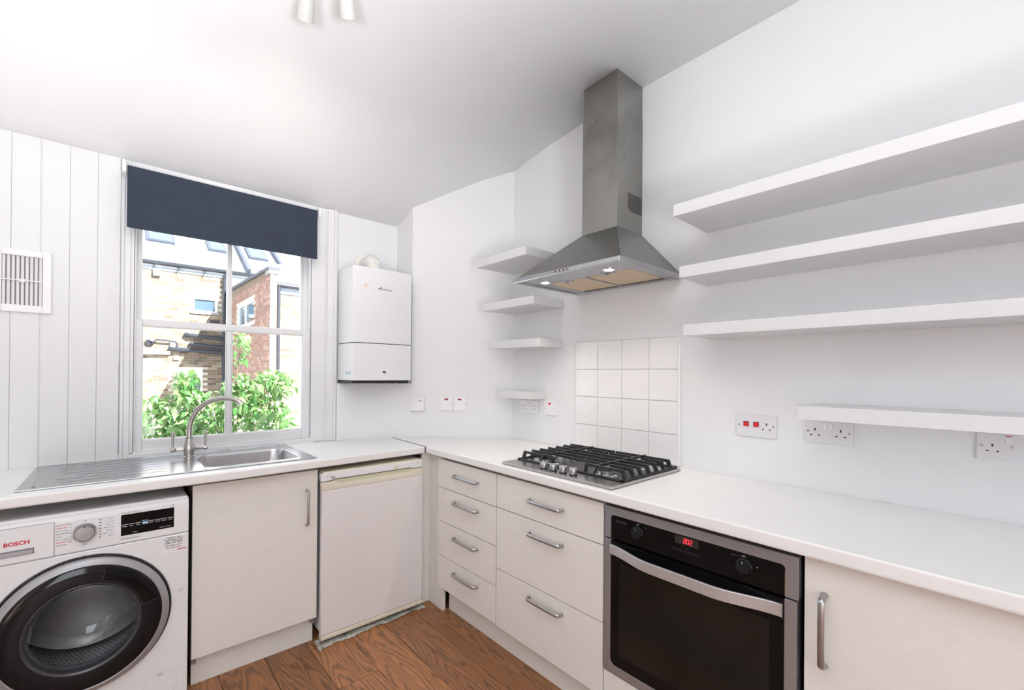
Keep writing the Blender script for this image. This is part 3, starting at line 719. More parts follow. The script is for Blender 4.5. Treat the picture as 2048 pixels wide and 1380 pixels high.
# tile splashback
t = thing('tile_splashback', 'four by four panel of glossy white square tiles behind the hob', 'tiles', (XW, 1.32, 0.90))
box('grout_bed', FW, (-1.625, -1.008, 0.902, 1.4965, 0, 0.0045), 'grout', t, 0)
ys = [1.6235, 1.472, 1.320, 1.1655, 1.0165]; zs = [0.903, 1.045, 1.198, 1.3465, 1.4965]
for i in range(4):
    for j in range(4):
        a0, a1 = -ys[i] + 0.0012, -ys[i + 1] - 0.0012
        tl = box('tile', FW, (a0, a1, zs[j] + 0.0012, zs[j + 1] - 0.0012, 0.001, 0.0085 + random.uniform(-0.0004, 0.0004)), 'tile', t, 0.0018)
box('edge_strip', FW, (-1.0165, -1.006, 0.903, 1.4995, 0, 0.011), 'plastic', t, 0.002)

# shelves: floating white slabs
def shelf(lab, y1, y0, z0, z1, xf, group):
    mb = MB(); xb = 1.9255
    if y1 > 2.1: mb.prism([(xf, y0), (xb, y0), (xb, 2.09), (1.918, 2.150), (xf, y1)], z0, z1)
    else: mb.box(xf, xb, y0, y1, z0, z1)
    o = mb.build('floating_shelf', 'shelf', None, 0.0018); tag(o, lab, 'shelf', group); return o
G1, G2 = 'short shelves in the corner left of the hood', 'long shelves right of the hood'
shelf('topmost short white shelf left of the cooker hood', 2.172, 1.735, 1.960, 2.008, 1.632, G1)
shelf('second short white shelf from the top, below the hood rim', 2.172, 1.722, 1.700, 1.745, 1.682, G1)
shelf('third short white shelf from the top, left of the tiles', 2.172, 1.726, 1.471, 1.518, 1.735, G1)
shelf('lowest and shortest short white shelf above the corner socket', 2.166, 1.862, 1.171, 1.214, 1.789, G1)
shelf('topmost long white shelf on the right wall', 0.885, -1.3, 1.940, 1.986, 1.624, G2)
shelf('second long white shelf from the top, starting at the hood corner', 0.891, -1.3, 1.709, 1.755, 1.684, G2)
shelf('third long white shelf from the top, level with the tile top', 0.866, -1.3, 1.4745, 1.519, 1.673, G2)
shelf('lowest long white shelf, just above the wall sockets', 0.476, -1.3, 1.1765, 1.221, 1.688, G2)

# ================================================================== COOKER HOOD
t = thing('cooker_hood', 'grey steel chimney cooker hood with two lit lamps over the hob', 'cooker hood', (1.9, 1.313, 1.763))
X0, X1, Y0, Y1, ZB = 1.440, 1.925, 1.006, 1.620, 1.760
mb = MB(); k = 0
lo = [(X0 + 0.010, Y0, 1.779), (X1, Y0, 1.779), (X1, Y1, 1.779), (X0 + 0.010, Y1, 1.779)]
hi = [(1.715, 1.213, 2.004), (X1, 1.213, 2.004), (X1, 1.417, 2.004), (1.715, 1.417, 2.004)]
for p in lo + hi: mb.pt(*p)
mb.face([3, 2, 1, 0]); mb.face([4, 5, 6, 7])
for i in range(4): mb.face([i, (i + 1) % 4, 4 + (i + 1) % 4, 4 + i])
mb.build('canopy', 'hood', t, 0.0015)
mb = MB(); mb.box(X0 + 0.012, X0 + 0.022, Y0 + 0.003, Y1 - 0.003, ZB, 1.780); mb.box(X1 - 0.025, X1, Y0, Y1, ZB, 1.780)
mb.box(X0 + 0.022, X1 - 0.025, Y0, Y0 + 0.012, ZB, 1.780); mb.box(X0 + 0.022, X1 - 0.025, Y1 - 0.012, Y1, ZB, 1.780)
mb.build('rim_frame', 'rim', t, 0.001)
box('front_lip', WORLD, (X0, X0 + 0.013, Y0 - 0.002, Y1 + 0.002, 1.7575, 1.7795), 'rim', t, 0.004)
mb = MB(); mb.box(X0 + 0.02, 1.622, Y0 + 0.01, Y1 - 0.01, 1.7685, 1.772); mb.box(1.622, X1 - 0.02, Y0 + 0.01, 1.078, 1.7685, 1.772)
mb.box(1.622, X1 - 0.02, 1.552, Y1 - 0.01, 1.7685, 1.772)
mb.build('underside_panel', 'rim', t, 0.0005)
box('inner_roof', WORLD, (1.60, X1 - 0.02, 1.07, 1.56, 1.777, 1.7785), 'blackm', t, 0)
box('centre_bar', WORLD, (1.615, X1 - 0.026, 1.3105, 1.3195, 1.7635, 1.774), 'rim', t, 0.001)
for a, b in ((1.084, 1.310), (1.320, 1.546)):
    fi = box('grease_filter', WORLD, (1.628, 1.886, a, b, 1.768, 1.775), 'filter', t, 0.002)
    c = (a + b) / 2
    box('filter_latch', WORLD, (1.612, 1.645, c - 0.032, c + 0.032, 1.7655, 1.7685), 'rim', fi, 0.001)
    box('latch_slot', WORLD, (1.622, 1.634, c - 0.012, c + 0.012, 1.7650, 1.7658), 'blackm', fi, 0)
for y in (1.530, 1.153):
    FH = Fr((1.575, y, 1.7685), (1, 0, 0), (0, -1, 0), (0, 0, -1))
    lp = MB(FH).lathe(0, 0, [(0.031, 0.0), (0.031, 0.002), (0.026, 0.0035), (0.022, 0.002), (0.021, 0.0)], 28).build('lamp_ring', 'chrome', t)
    MB(FH).lathe(0, 0, [(0.020, 0.0), (0.018, 0.0022), (0.0, 0.003)], 24).build('lamp', 'bulb', lp)
for y in (1.3565, 1.3325, 1.3095, 1.2885, 1.2665):
    r = 0.0065 if y < 1.35 else 0.0035
    bt = MB(Fr((X0, y, 1.770), (0, -1, 0), (0, 0, 1), (-1, 0, 0))).lathe(0, 0, [(r, 0), (r, 0.004), (r * 0.7, 0.0055), (0, 0.0055)], 14).build('push_button', 'nickel', t)
    if y < 1.35: MB(Fr((X0 - 0.0055, y, 1.770), (0, -1, 0), (0, 0, 1), (-1, 0, 0))).disc(0, 0, 0.004, 0, 0.0008, 12).build('button_face', 'blackm', bt)
for (x, y) in ((1.50, 1.40), (1.53, 1.22), (1.47, 1.06), (1.60, 1.035), (1.70, 1.04), (1.80, 1.035), (1.88, 1.04)):
    MB(Fr((x, y, 1.7685), (1, 0, 0), (0, -1, 0), (0, 0, -1))).disc(0, 0, 0.003, 0, 0.0008, 10).build('rivet', 'greyink', t)
mb = MB(); mb.box(1.715, X1, 1.213, 1.417, 2.003, 2.568); lowsl = mb.build('lower_flue_cover', 'chim', t, 0.0012)
mb = MB(); mb.box(1.7175, X1, 1.2155, 1.4145, 2.560, 2.742); mb.build('upper_flue_cover', 'chim', t, 0.0012)
FV = FL(1.213); mb = MB(FV)
for i in range(-3, 11):
    for (u, v) in ((1.8015 + i * 0.0125, 2.185),):
        # slit from (u,2.185) sloping down to the right, cut to the vent rectangle
        x0, z0, x1, z1 = u, 2.183, u + 0.058, 2.096
        def cut(x0, z0, x1, z1):
            if x0 < 1.802: s = (1.802 - x0) / (x1 - x0); z0 = z0 + (z1 - z0) * s; x0 = 1.802
            if x1 > 1.919: s = (1.919 - x0) / (x1 - x0); z1 = z0 + (z1 - z0) * s; x1 = 1.919
            return x0, z0, x1, z1
        x0, z0, x1, z1 = cut(x0, z0, x1, z1)
        if x1 - x0 < 0.008: continue
        mb.prism([(x0 - 0.0025, z0), (x1 - 0.0025, z1), (x1 + 0.0025, z1), (x0 + 0.0025, z0)], 0, 0.0008)
mb.build('vent_slits', 'blackm', t)
for p in ((1.7145, 1.40, 2.545), (1.7145, 1.355, 2.54)):
    MB(Fr((1.715, p[1], p[2]), (0, -1, 0), (0, 0, 1), (-1, 0, 0))).disc(0, 0, 0.0055, 0, 0.001, 14).build('screw', 'greyink', t)

# ================================================================== GAS HOB
t = thing('gas_hob', 'stainless steel four burner gas hob with black cast iron grates', 'hob', (1.59, 1.27, 0.90))
zt = 0.912
box('hob_plate', WORLD, (1.341, 1.848, 0.962, 1.574, 0.9005, zt), 'hobsteel', t, 0.004, seg=3)
for i, y in enumerate((1.344, 1.2885, 1.2335, 1.179)):
    kb = MB().lathe(1.383, y, [(0.0165, zt), (0.0165, zt + 0.003), (0.014, zt + 0.0035)], 24).build('knob', 'blackm', t)
    MB().lathe(1.383, y, [(0.0145, zt + 0.003), (0.0165, zt + 0.006), (0.0165, zt + 0.024), (0.0145, zt + 0.027), (0, zt + 0.0272)], 28).build('knob_cap', 'alu', kb)
    box('grip_ridge', Fr((1.383, y, zt + 0.026), (0.6, -0.8, 0), (0.8, 0.6, 0), (0, 0, 1)), (-0.0155, 0.0155, -0.003, 0.003, -0.006, 0.0035), 'alu', kb, 0.001)
for (x, y, r) in ((1.488, 1.412, 0.030), (1.495, 1.100, 0.030), (1.715, 1.412, 0.036), (1.715, 1.110, 0.042)):
    b_ = MB().lathe(x, y, [(r + 0.022, zt), (r + 0.018, zt + 0.003), (r + 0.004, zt + 0.005)], 32).build('burner', 'chrome', t)
    MB().lathe(x, y, [(r, zt + 0.004), (r, zt + 0.013), (r + 0.003, zt + 0.0145), (r + 0.003, zt + 0.018), (r - 0.002, zt + 0.0185)], 36).build('flame_ring', 'alu', b_)
    MB().lathe(x, y, [(r + 0.001, zt + 0.018), (r + 0.001, zt + 0.023), (r - 0.003, zt + 0.0255), (0, zt + 0.0262)], 32).build('burner_cap', 'iron', b_)
    MB().lathe(x - r - 0.007, y + 0.004, [(0.0028, zt), (0.0028, zt + 0.016), (0, zt + 0.018)], 10).build('igniter', 'plastic', b_)
gt = 0.952                                              # top of the grates
def grate(ya, yb, outer_y, nm_lab):
    # ya = outer side, yb = inner side (towards the hob middle)
    g = box('grate_tray', WORLD, (1.43, 1.838, min(ya, yb), max(ya, yb), 0.9125, 0.9165), 'enamel', t, 0.001) if False else None
    s = 1 if ya > yb else -1
    mb = MB(); w_ = 0.011
    # low perimeter
    mb.box(1.432, 1.840, ya - s * 0.0, ya - s * w_, 0.9125, 0.919); mb.box(1.432, 1.432 + w_, ya, ya - s * 0.27, 0.9125, 0.919)
    mb.box(1.829, 1.840, ya, yb, 0.9125, 0.919)
    g = mb.build('grate', 'iron', t, 0.001)
    ym = ya - s * 0.145
    # long cross bar over the burner centres with feet bent down
    mb = MB(); Y = ym
    mb.prism([(1.436, 0.914), (1.452, gt), (1.822, gt), (1.838, 0.914), (1.826, 0.914), (1.812, gt - 0.011), (1.462, gt - 0.011), (1.448, 0.914)], Y - 0.0035, Y + 0.0035) if False else None
    fr = Fr((0, 0, 0), (1, 0, 0), (0, 0, 1), (0, -1, 0))
    mb = MB(fr)
    mb.prism([(1.434, 0.914), (1.458, gt + 0.001), (1.822, gt + 0.001), (1.838, 0.914), (1.826, 0.914), (1.812, gt - 0.010), (1.466, gt - 0.010), (1.448, 0.914)], -Y - 0.004, -Y + 0.004)
    mb.build('cross_bar', 'iron', g, 0.001)
    fr = Fr((0, 0, 0), (0, 1, 0), (0, 0, 1), (1, 0, 0))
    for i, x in enumerate((1.462, 1.517, 1.572, 1.630, 1.688, 1.745, 1.800)):
        y0 = ya; y1 = yb
        if i == 0: y1 = ym - s * 0.065
        # each finger: foot on the outer rail, flat top, ends at the middle of the hob
        over = [(y0, 0.916), (y0 - s * 0.014, gt), (y1, gt), (y1, gt - 0.014), (y0 - s * 0.030, gt - 0.014), (y0 - s * 0.019, 0.916)]
        if i == 0:
            over = [(y0, 0.916), (y0 - s * 0.014, gt), (y1 + s * 0.006, gt), (y1, 0.914), (y1 + s * 0.014, 0.914), (y1 + s * 0.018, gt - 0.012), (y0 - s * 0.030, gt - 0.012), (y0 - s * 0.019, 0.916)]
        mb = MB(fr)
        if i in (1, 5) :       # open over the burner
            gap0, gap1 = ym + s * 0.024, ym - s * 0.024
            mb.prism([(y0, 0.916), (y0 - s * 0.014, gt), (gap0, gt), (gap0, gt - 0.010), (y0 - s * 0.030, gt - 0.014), (y0 - s * 0.019, 0.916)], x - 0.0035, x + 0.0035)
            mb.prism([(gap1, gt), (y1, gt), (y1, gt - 0.014), (gap1, gt - 0.010)], x - 0.0035, x + 0.0035)
        else: mb.prism(over, x - 0.0035, x + 0.0035)
        mb.build('finger', 'iron', g, 0.0012)
    return g
grate(1.566, 1.2725, 1, '')
grate(0.976, 1.2665, -1, '')

# ================================================================== RIGHT RUN CABINETS
XF = 1.345; FD = FR(XF)
def drawer_unit(lab, y1, y0, zs, hy1, hy0, hz, group):
    t = thing('drawer_unit', lab, 'drawer unit', (1.63, (y0 + y1) / 2, 0.13))
    mb = MB(); mb.box(1.366, 1.90, y0 + 0.002, min(y1 - 0.002, 2.096), 0.132, 0.858); mb.build('carcass', 'carcass', t, 0.001)
    for i in range(len(zs) - 1):
        d = MB(FD).box(-y1 + 0.0019, -y0 - 0.0019, zs[i + 1] + 0.0019, zs[i] - 0.0019, -0.018, 0).build('drawer_front', 'cream', t, 0.001)
        bow_handle(FD, (-hy1, hz[i] + 0.001), (-hy0, hz[i]), parent=d)
    return t
drawer_unit('narrow cream drawer unit of four drawers in the corner', 2.127, 1.6165, [0.846, 0.6885, 0.5035, 0.3145, 0.136], 1.957, 1.757, [0.776, 0.634, 0.447, 0.261], '')
drawer_unit('wide cream drawer unit of three drawers under the hob', 1.6145, 0.9965, [0.846, 0.6895, 0.404, 0.130], 1.387, 1.199, [0.772, 0.630, 0.353], '')
t = thing('corner_filler_post', 'cream filler panel in the corner between the fridge and the drawers', 'panel', (1.37, 2.18, 0))
box('side_panel', WORLD, (1.3637, 1.3825, 2.098, 2.262, 0, 0.858), 'cream', t, 0.001)
box('front_panel', WORLD, (1.312, 1.3630, 2.245, 2.262, 0.001, 0.858), 'cream', t, 0.001)
o = box('plinth', WORLD, (1.402, 1.418, -1.2, 2.092, 0.0, 0.126), 'cream', None, 0.001); tag(o, 'cream plinth board running under the drawers and the oven', 'plinth')
# ---- oven and its housing
t = thing('oven_housing', 'cream panel of the cabinet that holds the built-in oven', 'cabinet', (1.6, 0.68, 0.13))
box('bottom_panel', FD, (-0.993, -0.366, 0.130, 0.240, -0.018, 0), 'cream', t, 0.001)
mb = MB(); mb.box(1.368, 1.90, 0.366, 0.992, 0.131, 0.235)
mb.build('carcass', 'carcass', t, 0)
t = thing('built_in_oven', 'built-in electric oven, black glass in a steel frame, red digits lit', 'oven', (1.6, 0.68, 0.245))
FO = FR(1.338)
box('oven_body', WORLD, (1.372, 1.88, 0.372, 0.972, 0.250, 0.838), 'blackm', t, 0)
def holed(name, fr, outer, hole, c0, c1, m, parent, bevel=0):
    bm = bmesh.new(); es = []
    for loop in (outer, hole):
        vs = [bm.verts.new((x, y, c1)) for x, y in loop]; es += [bm.edges.new((vs[i], vs[(i + 1) % len(vs)])) for i in range(len(vs))]
    bmesh.ops.triangle_fill(bm, use_beauty=True, use_dissolve=False, edges=es)
    ex = bmesh.ops.extrude_face_region(bm, geom=list(bm.faces))
    for v in [e for e in ex['geom'] if isinstance(e, bmesh.types.BMVert)]: v.co.z = c0
    bmesh.ops.recalc_face_normals(bm, faces=bm.faces)
    off = Vector((0, 0, 0)); q = parent
    while q is not None: off += q.location; q = q.parent
    for v in bm.verts: v.co = fr(*v.co) - off
    bmesh.ops.recalc_face_normals(bm, faces=bm.faces)
    me = bpy.data.meshes.new(name); bm.to_mesh(me); bm.free(); me.materials.append(M[m])
    o = bpy.data.objects.new(name, me); COL.objects.link(o); o.parent = parent
    if bevel:
        b = o.modifiers.new('bevel', 'BEVEL'); b.width = bevel; b.segments = 2; b.limit_method = 'ANGLE'; b.angle_limit = math.radians(60)
    return o
rect = lambda a0, a1, b0, b1: [(a0, b0), (a1, b0), (a1, b1), (a0, b1)]
def roundtop(a0, a1, b0, b1, r, top=True, n=6):
    pts = [(a0, b0), (a1, b0)] if top else []
    if top:
        for i in range(n + 1): t_ = PI / 2 * i / n; pts.append((a1 - r + r * math.cos(t_), b1 - r + r * math.sin(t_)))
        for i in range(n + 1): t_ = PI / 2 + PI / 2 * i / n; pts.append((a0 + r + r * math.cos(t_), b1 - r + r * math.sin(t_)))
    else:
        pts = [(a1, b1), (a0, b1)]
        for i in range(n + 1): t_ = PI + PI / 2 * i / n; pts.append((a0 + r + r * math.cos(t_), b0 + r + r * math.sin(t_)))
        for i in range(n + 1): t_ = 1.5 * PI + PI / 2 * i / n; pts.append((a1 - r + r * math.cos(t_), b0 + r + r * math.sin(t_)))
    return pts
# control panel: steel surround (three sides) and black fascia
mb = MB(FO); arc = roundtop(-0.961, -0.401, 0.731, 0.8145, 0.012)
outer = [(-0.988, 0.7305), (-0.988, 0.8435), (-0.370, 0.8435), (-0.370, 0.7305)]
inner = list(reversed(arc[2:]))
poly_in = [(-0.401, 0.7305)] + arc[2:] + [(-0.961, 0.7305)]
mb.prism(outer[:3] + [(-0.370, 0.7305)] + poly_in, -0.03, 0)
cp = mb.build('control_panel_frame', 'steel', t, 0.0012)
box('fascia', FO, (-0.962, -0.400, 0.731, 0.8155, -0.03, -0.0012), 'black', t, 0)
MB(FO).prism([(-0.402, 0.733), (-0.4005, 0.733), (-0.4005, 0.803), (-0.402, 0.803)], -0.002, 0.0006).build('fascia_edge', 'chrome', t)
for a in (-0.852, -0.506):
    kb = MB(FO).lathe(a, 0.7765, [(0.0225, -0.001), (0.0225, 0.0015), (0.0205, 0.003), (0.0195, 0.010), (0.017, 0.013), (0, 0.0135)], 32).build('knob', 'knobblack', t)
    box('pointer', FO, (a - 0.0006, a + 0.0006, 0.787, 0.794, 0.012, 0.0135), 'whiteink', kb, 0)
box('display', FO, (-0.7155, -0.6385, 0.785, 0.811, -0.0012, -0.0004), 'display', t, 0)
mb = MB(FO)
def seg7(mb, ch, a, b, w_, h_, th=0.0016, c0=-0.0004, c1=0.0):
    S = {'2': 'abged', '0': 'abcdef'}[ch]; m_ = h_ / 2; g = 0.0005
    R_ = {'a': (0, w_, h_ - th, h_), 'g': (0, w_, m_ - th / 2, m_ + th / 2), 'd': (0, w_, 0, th), 'f': (0, th, m_ + g, h_ - g), 'b': (w_ - th, w_, m_ + g, h_ - g), 'e': (0, th, g, m_ - g), 'c': (w_ - th, w_, g, m_ - g)}
    for s in S: q = R_[s]; mb.box(a + q[0], a + q[1], b + q[2], b + q[3], c0, c1)
for i, ch in enumerate('202'): seg7(mb, ch, -0.6875 + i * 0.0105, 0.7905, 0.0082, 0.0155)
mb.build('lit_digits', 'led', t, label='glowing red clock digits')
box('button_bar', FO, (-0.728, -0.632, 0.7625, 0.7695, -0.0012, 0.0022), 'knobblack', t, 0.001)
mb = MB(FO); mb.text('John Lewis', 0.0105, -0.941, 0.7945, -0.0009)
mb.text('Clock', 0.0045, -0.690, 0.7785, -0.0009, 'CENTER'); mb.text('Timer', 0.0045, -0.675, 0.774, -0.0009, 'CENTER')
mb.text('Temperature', 0.005, -0.530, 0.8005, -0.0009, 'CENTER'); mb.text('Light', 0.005, -0.822, 0.801, -0.0009, 'CENTER')
mb.box(-0.512, -0.502, 0.802, 0.8085, -0.0012, -0.0009); mb.box(-0.855, -0.847, 0.802, 0.8085, -0.0012, -0.0009)
mb.build('printed_text', 'dimink', t, kind='stuff')
mb = MB(FO); mb.box(-0.4715, -0.4695, 0.784, 0.786, -0.0012, 0.0); mb.build('indicator_dot', 'whiteink', t)
# door
dr = MB(FO)
arcb = roundtop(-0.961, -0.403, 0.279, 0.7255, 0.022, top=False)       # inner outline, open at the top
poly = [(-0.9895, 0.7255), (-0.9895, 0.250), (-0.3735, 0.250), (-0.3735, 0.7255), (-0.403, 0.7255)] + list(reversed(arcb[2:])) + [(-0.961, 0.7255)]
dr.prism(poly, -0.03, 0); door = dr.build('oven_door', 'steel', t, 0.0012)
box('door_glass', FO, (-0.962, -0.402, 0.277, 0.7225, -0.03, -0.0012), 'black', door, 0)
box('inner_window', FO, (-0.924, -0.439, 0.322, 0.653, -0.0014, -0.0006), 'ovenwin', door, 0)
# bowed flat handle bar
mb = MB(FO); N_ = 28; k = len(mb.v); a0, a1 = -0.9605, -0.4065
for i in range(N_ + 1):
    u = i / N_; a = a0 + (a1 - a0) * u; s_ = min(1, u / 0.32, (1 - u) / 0.32); s_ = s_ * s_ * (3 - 2 * s_)
    c = 0.006 + 0.040 * s_; th = 0.008
    for (b, cc) in ((0.6745, c), (0.709, c), (0.709, c - th), (0.6745, c - th)): mb.pt(a, b, cc)
for i in range(N_):
    for j in range(4):
        q = (j + 1) % 4; mb.face([k + i * 4 + j, k + i * 4 + q, k + (i + 1) * 4 + q, k + (i + 1) * 4 + j], j in (0, 2))
mb.face([k, k + 1, k + 2, k + 3]); mb.face([k + N_ * 4 + 3 - i for i in range(4)])
mb.build('door_handle', 'bar', door, 0.0015, label='bowed brushed steel handle')
# ---- cupboard at the right edge
t = thing('base_cupboard', 'cream base cupboard with one tall door and bar handle right of the oven', 'cupboard', (1.63, 0.05, 0.13))
box('carcass', WORLD, (1.366, 1.90, -0.25, 0.355, 0.132, 0.858), 'carcass', t, 0.001)
d = box('door', FD, (-0.3585, 0.250, 0.132, 0.852, -0.018, 0), 'cream', t, 0.0015)
bow_handle(FD, (-0.3145, 0.588), (-0.3145, 0.766), out=0.030, parent=d, r1=0.0075, r2=0.0055)
t = thing('base_cupboard', 'cream base cupboard behind the frame edge, beyond the one beside the oven', 'cupboard', (1.63, -0.6, 0.13)) if False else None

# ================================================================== LEFT RUN: sink cupboard
t = thing('sink_cupboard', 'cream sink cupboard with one door and an upright bar handle', 'cupboard', (0.485, 2.5, 0))
mb = MB(); mb.box(0.2405, 0.2565, 2.2565, 2.775, 0.10, 0.858); mb.box(0.7145, 0.7305, 2.2565, 2.775, 0.10, 0.858)
mb.box(0.2565, 0.7145, 2.2565, 2.775, 0.128, 0.146); mb.box(0.2565, 0.7145, 2.765, 2.775, 0.15, 0.70); mb.box(0.2565, 0.7145, 2.2565, 2.268, 0.79, 0.858)
mb.build('carcass', 'carcass', t, 0)
d = box('door', FL(2.236), (0.2385, 0.7335, 0.131, 0.846, -0.018, 0), 'cream', t, 0.0015)
bow_handle(FL(2.236), (0.683, 0.588), (0.683, 0.755), parent=d, r1=0.0055, r2=0.0045)
box('plinth', WORLD, (0.243, 0.731, 2.286, 2.302, 0.0, 0.1275), 'cream', t, 0.001)

# ================================================================== FRIDGE
t = thing('under_counter_fridge', 'small white under-counter fridge with yellowed trim between cupboard and corner', 'fridge', (1.02, 2.45, 0.0))
box('body', WORLD, (0.752, 1.288, 2.242, 2.76, 0.045, 0.828), 'fridge', t, 0.004)
box('top_cover', WORLD, (0.748, 1.290, 2.205, 2.765, 0.8285, 0.8365), 'yellowed', t, 0.003)
FF = FL(2.203)
poly = [(0.740, 0.7905), (0.775, 0.7905), (0.805, 0.797), (1.215, 0.797), (1.240, 0.7905), (1.289, 0.7905), (1.289, 0.830), (0.740, 0.830)]
box_ = MB(FF); box_.prism(poly, -0.035, 0.0); box_.build('control_strip', 'appl', t, 0.003)
box('gasket', FL(2.215), (0.746, 1.284, 0.775, 0.83, -0.02, 0), 'seal', t, 0)
box('gasket_side', WORLD, (0.752, 1.286, 2.232, 2.243, 0.05, 0.79), 'seal', t, 0) 
poly = [(0.742, 0.746), (1.291, 0.746), (1.291, 0.787), (1.245, 0.787), (1.218, 0.773), (0.835, 0.770), (0.80, 0.7865), (0.742, 0.7865)]
MB(FF).prism(poly, -0.028, 0.001).build('grip_band', 'yellowed', t, 0.003)
box('grip_recess', FF, (0.792, 1.238, 0.752, 0.792, -0.03, -0.010), 'grip', t, 0)
box('door', FF, (0.744, 1.294, 0.046, 0.7465, -0.030, 0.0), 'fridge', t, 0.004)
box('door_base_trim', FF, (0.744, 1.297, 0.026, 0.0445, -0.034, 0.004), 'yellowed', t, 0.003)
lk = MB(FF).lathe(1.131, 0.8105, [(0.0125, 0), (0.0125, 0.002), (0.0095, 0.004), (0.009, 0.002), (0, 0.0018)], 24).build('thermostat_dial', 'yellowed', t)
box('dial_slot', FF, (1.124, 1.138, 0.8095, 0.8115, 0.0018, 0.0026), 'greyink', lk, 0)
mb = MB(FF); mb.text('Lec', 0.0150, 0.783, 0.8035, 0.0003, shear=0.3, bold=0.0003); mb.text('refrigeration', 0.0055, 0.790, 0.7985, 0.0003)
mb.text('T 50', 0.009, 1.250, 0.815, 0.0003); mb.build('printed_text', 'blackink', t, kind='stuff')
mb = MB(FF)
for i in range(6): a = i * PI / 3; mb.prism([(0.768, 0.812), (0.768 + 0.005 * math.cos(a) - 0.0012 * math.sin(a), 0.812 + 0.005 * math.sin(a) + 0.0012 * math.cos(a)), (0.768 + 0.005 * math.cos(a) + 0.0012 * math.sin(a), 0.812 + 0.005 * math.sin(a) - 0.0012 * math.cos(a))], 0.0, 0.0006)
mb.build('snowflake_mark', 'lightink', t)
for x in (0.79, 1.25):
    for y in (2.30, 2.70): MB().lathe(x, y, [(0.016, 0.0), (0.016, 0.008), (0.010, 0.010), (0.010, 0.046)], 14).build('foot', 'blackm', t)
# crumpled dusty film under the fridge
mb = MB(); n = 60; rows = 7; random.seed(11)
for j in range(rows):
    for i in range(n + 1):
        u = i / n; x = 0.728 + u * 0.58; fronty = 2.180 + 0.006 * math.sin(u * 17) + 0.004 * math.sin(u * 37 + 1) + 0.016 * u - 0.018 * max(0, 1 - u * 9)
        y = fronty + (2.262 - fronty) * j / (rows - 1)
        z = 0.0012 + 0.008 * abs(math.sin(u * 31 + j * 1.7) * math.sin(u * 67 + j * 2.9)) * (0.45 + 0.55 * (j > 0))
        if j == 0: y += random.uniform(-0.004, 0.004)
        mb.pt(x, y, min(z, 0.022))
for j in range(rows - 1):
    for i in range(n): k = j * (n + 1) + i; mb.face([k, k + 1, k + n + 2, k + n + 1], True)
o = mb.build('plastic_film', 'film'); tag(o, 'crumpled dusty strip of plastic film on the floor under the fridge', 'plastic film')

# ================================================================== WASHER DRYER
t = thing('washing_machine', 'white front-loading washer dryer with a large black and silver porthole', 'washing machine', (-0.078, 2.47, 0.0))
WF = FL(2.200); cx_, cz_ = -0.078, 0.408
box('body', WORLD, (-0.374, 0.219, 2.222, 2.76, 0.012, 0.806), 'appl', t, 0.006) if False else None
mb = MB()
mb.box(-0.374, -0.366, 2.222, 2.76, 0.012, 0.80); mb.box(0.2115, 0.2195, 2.222, 2.76, 0.012, 0.80); mb.box(-0.366, 0.2115, 2.75, 2.76, 0.012, 0.80); mb.box(-0.366, 0.2115, 2.222, 2.75, 0.012, 0.022)
mb.build('side_panels', 'appl', t, 0.003)
box('top', WORLD, (-0.376, 0.2215, 2.212, 2.76, 0.800, 0.8165), 'appl', t, 0.010, seg=4)
circle = lambda r, n=72: [(cx_ + r * math.cos(2 * PI * i / n), cz_ + r * math.sin(2 * PI * i / n)) for i in range(n)]
holed('front_panel', WF, rect(-0.3765, 0.2225, 0.014, 0.6725), circle(0.2465), -0.022, 0.0, 'appl', t, 0.004)
mb = MB(Fr((0, 0, 0), (0, -1, 0), (0, 0, 1), (1, 0, 0)))     # control panel with rounded top edge
pts = [(-2.235, 0.6745), (-2.200, 0.6745), (-2.200, 0.785)]
for i in range(1, 8): a = PI / 2 * i / 7; pts.append((-2.200 - 0.022 * (1 - math.cos(a)), 0.785 + 0.026 * math.sin(a)))
pts += [(-2.235, 0.811)]
mb.prism(pts, -0.3765, 0.2225)
for i in range(2, 11): mb.smooth[mb.smooth.__len__() - len(pts) + i - 0] = True
cpn = mb.build('control_panel', 'appl', t, 0.003)
# porthole
ring = MB(WF).lathe(cx_, cz_, [(0.2462, -0.015), (0.2462, 0.003), (0.2430, 0.006), (0.2405, 0.005), (0.2405, -0.015)], 96, closed=True).build('door_surround', 'blackm', t)
dor = MB(WF).lathe(cx_, cz_, [(0.2395, -0.005), (0.2395, 0.014), (0.2370, 0.0195), (0.2330, 0.0225), (0.2230, 0.0285), (0.2185, 0.0295), (0.2165, 0.0275), (0.2165, -0.005)], 96, closed=True).build('door_ring', 'silver', t, label='silver outer ring')
MB(WF).lathe(cx_, cz_, [(0.2162, 0.0), (0.2162, 0.0265), (0.212, 0.0285), (0.190, 0.0315), (0.160, 0.0330), (0.1555, 0.0325), (0.1555, 0.0)], 96, closed=True).build('black_ring', 'doorblack', dor)
MB(WF).lathe(cx_, cz_, [(0.1553, 0.0), (0.1553, 0.0327), (0.1530, 0.0335), (0.1470, 0.0290), (0.1465, 0.0)], 96, closed=True).build('grey_ring', 'doorgrey', dor)
gp = [(0.1463, 0.026), (0.140, 0.0285), (0.10, 0.0325), (0.05, 0.0345), (0.0, 0.035)]
gp = [(0.1462, 0.004), (0.143, -0.012), (0.136, -0.045), (0.118, -0.085), (0.090, -0.108), (0.05, -0.118), (0.0, -0.120)]
MB(WF).lathe(cx_, cz_, gp, 72, caps=False).build('glass_bowl', 'doorglass', dor)
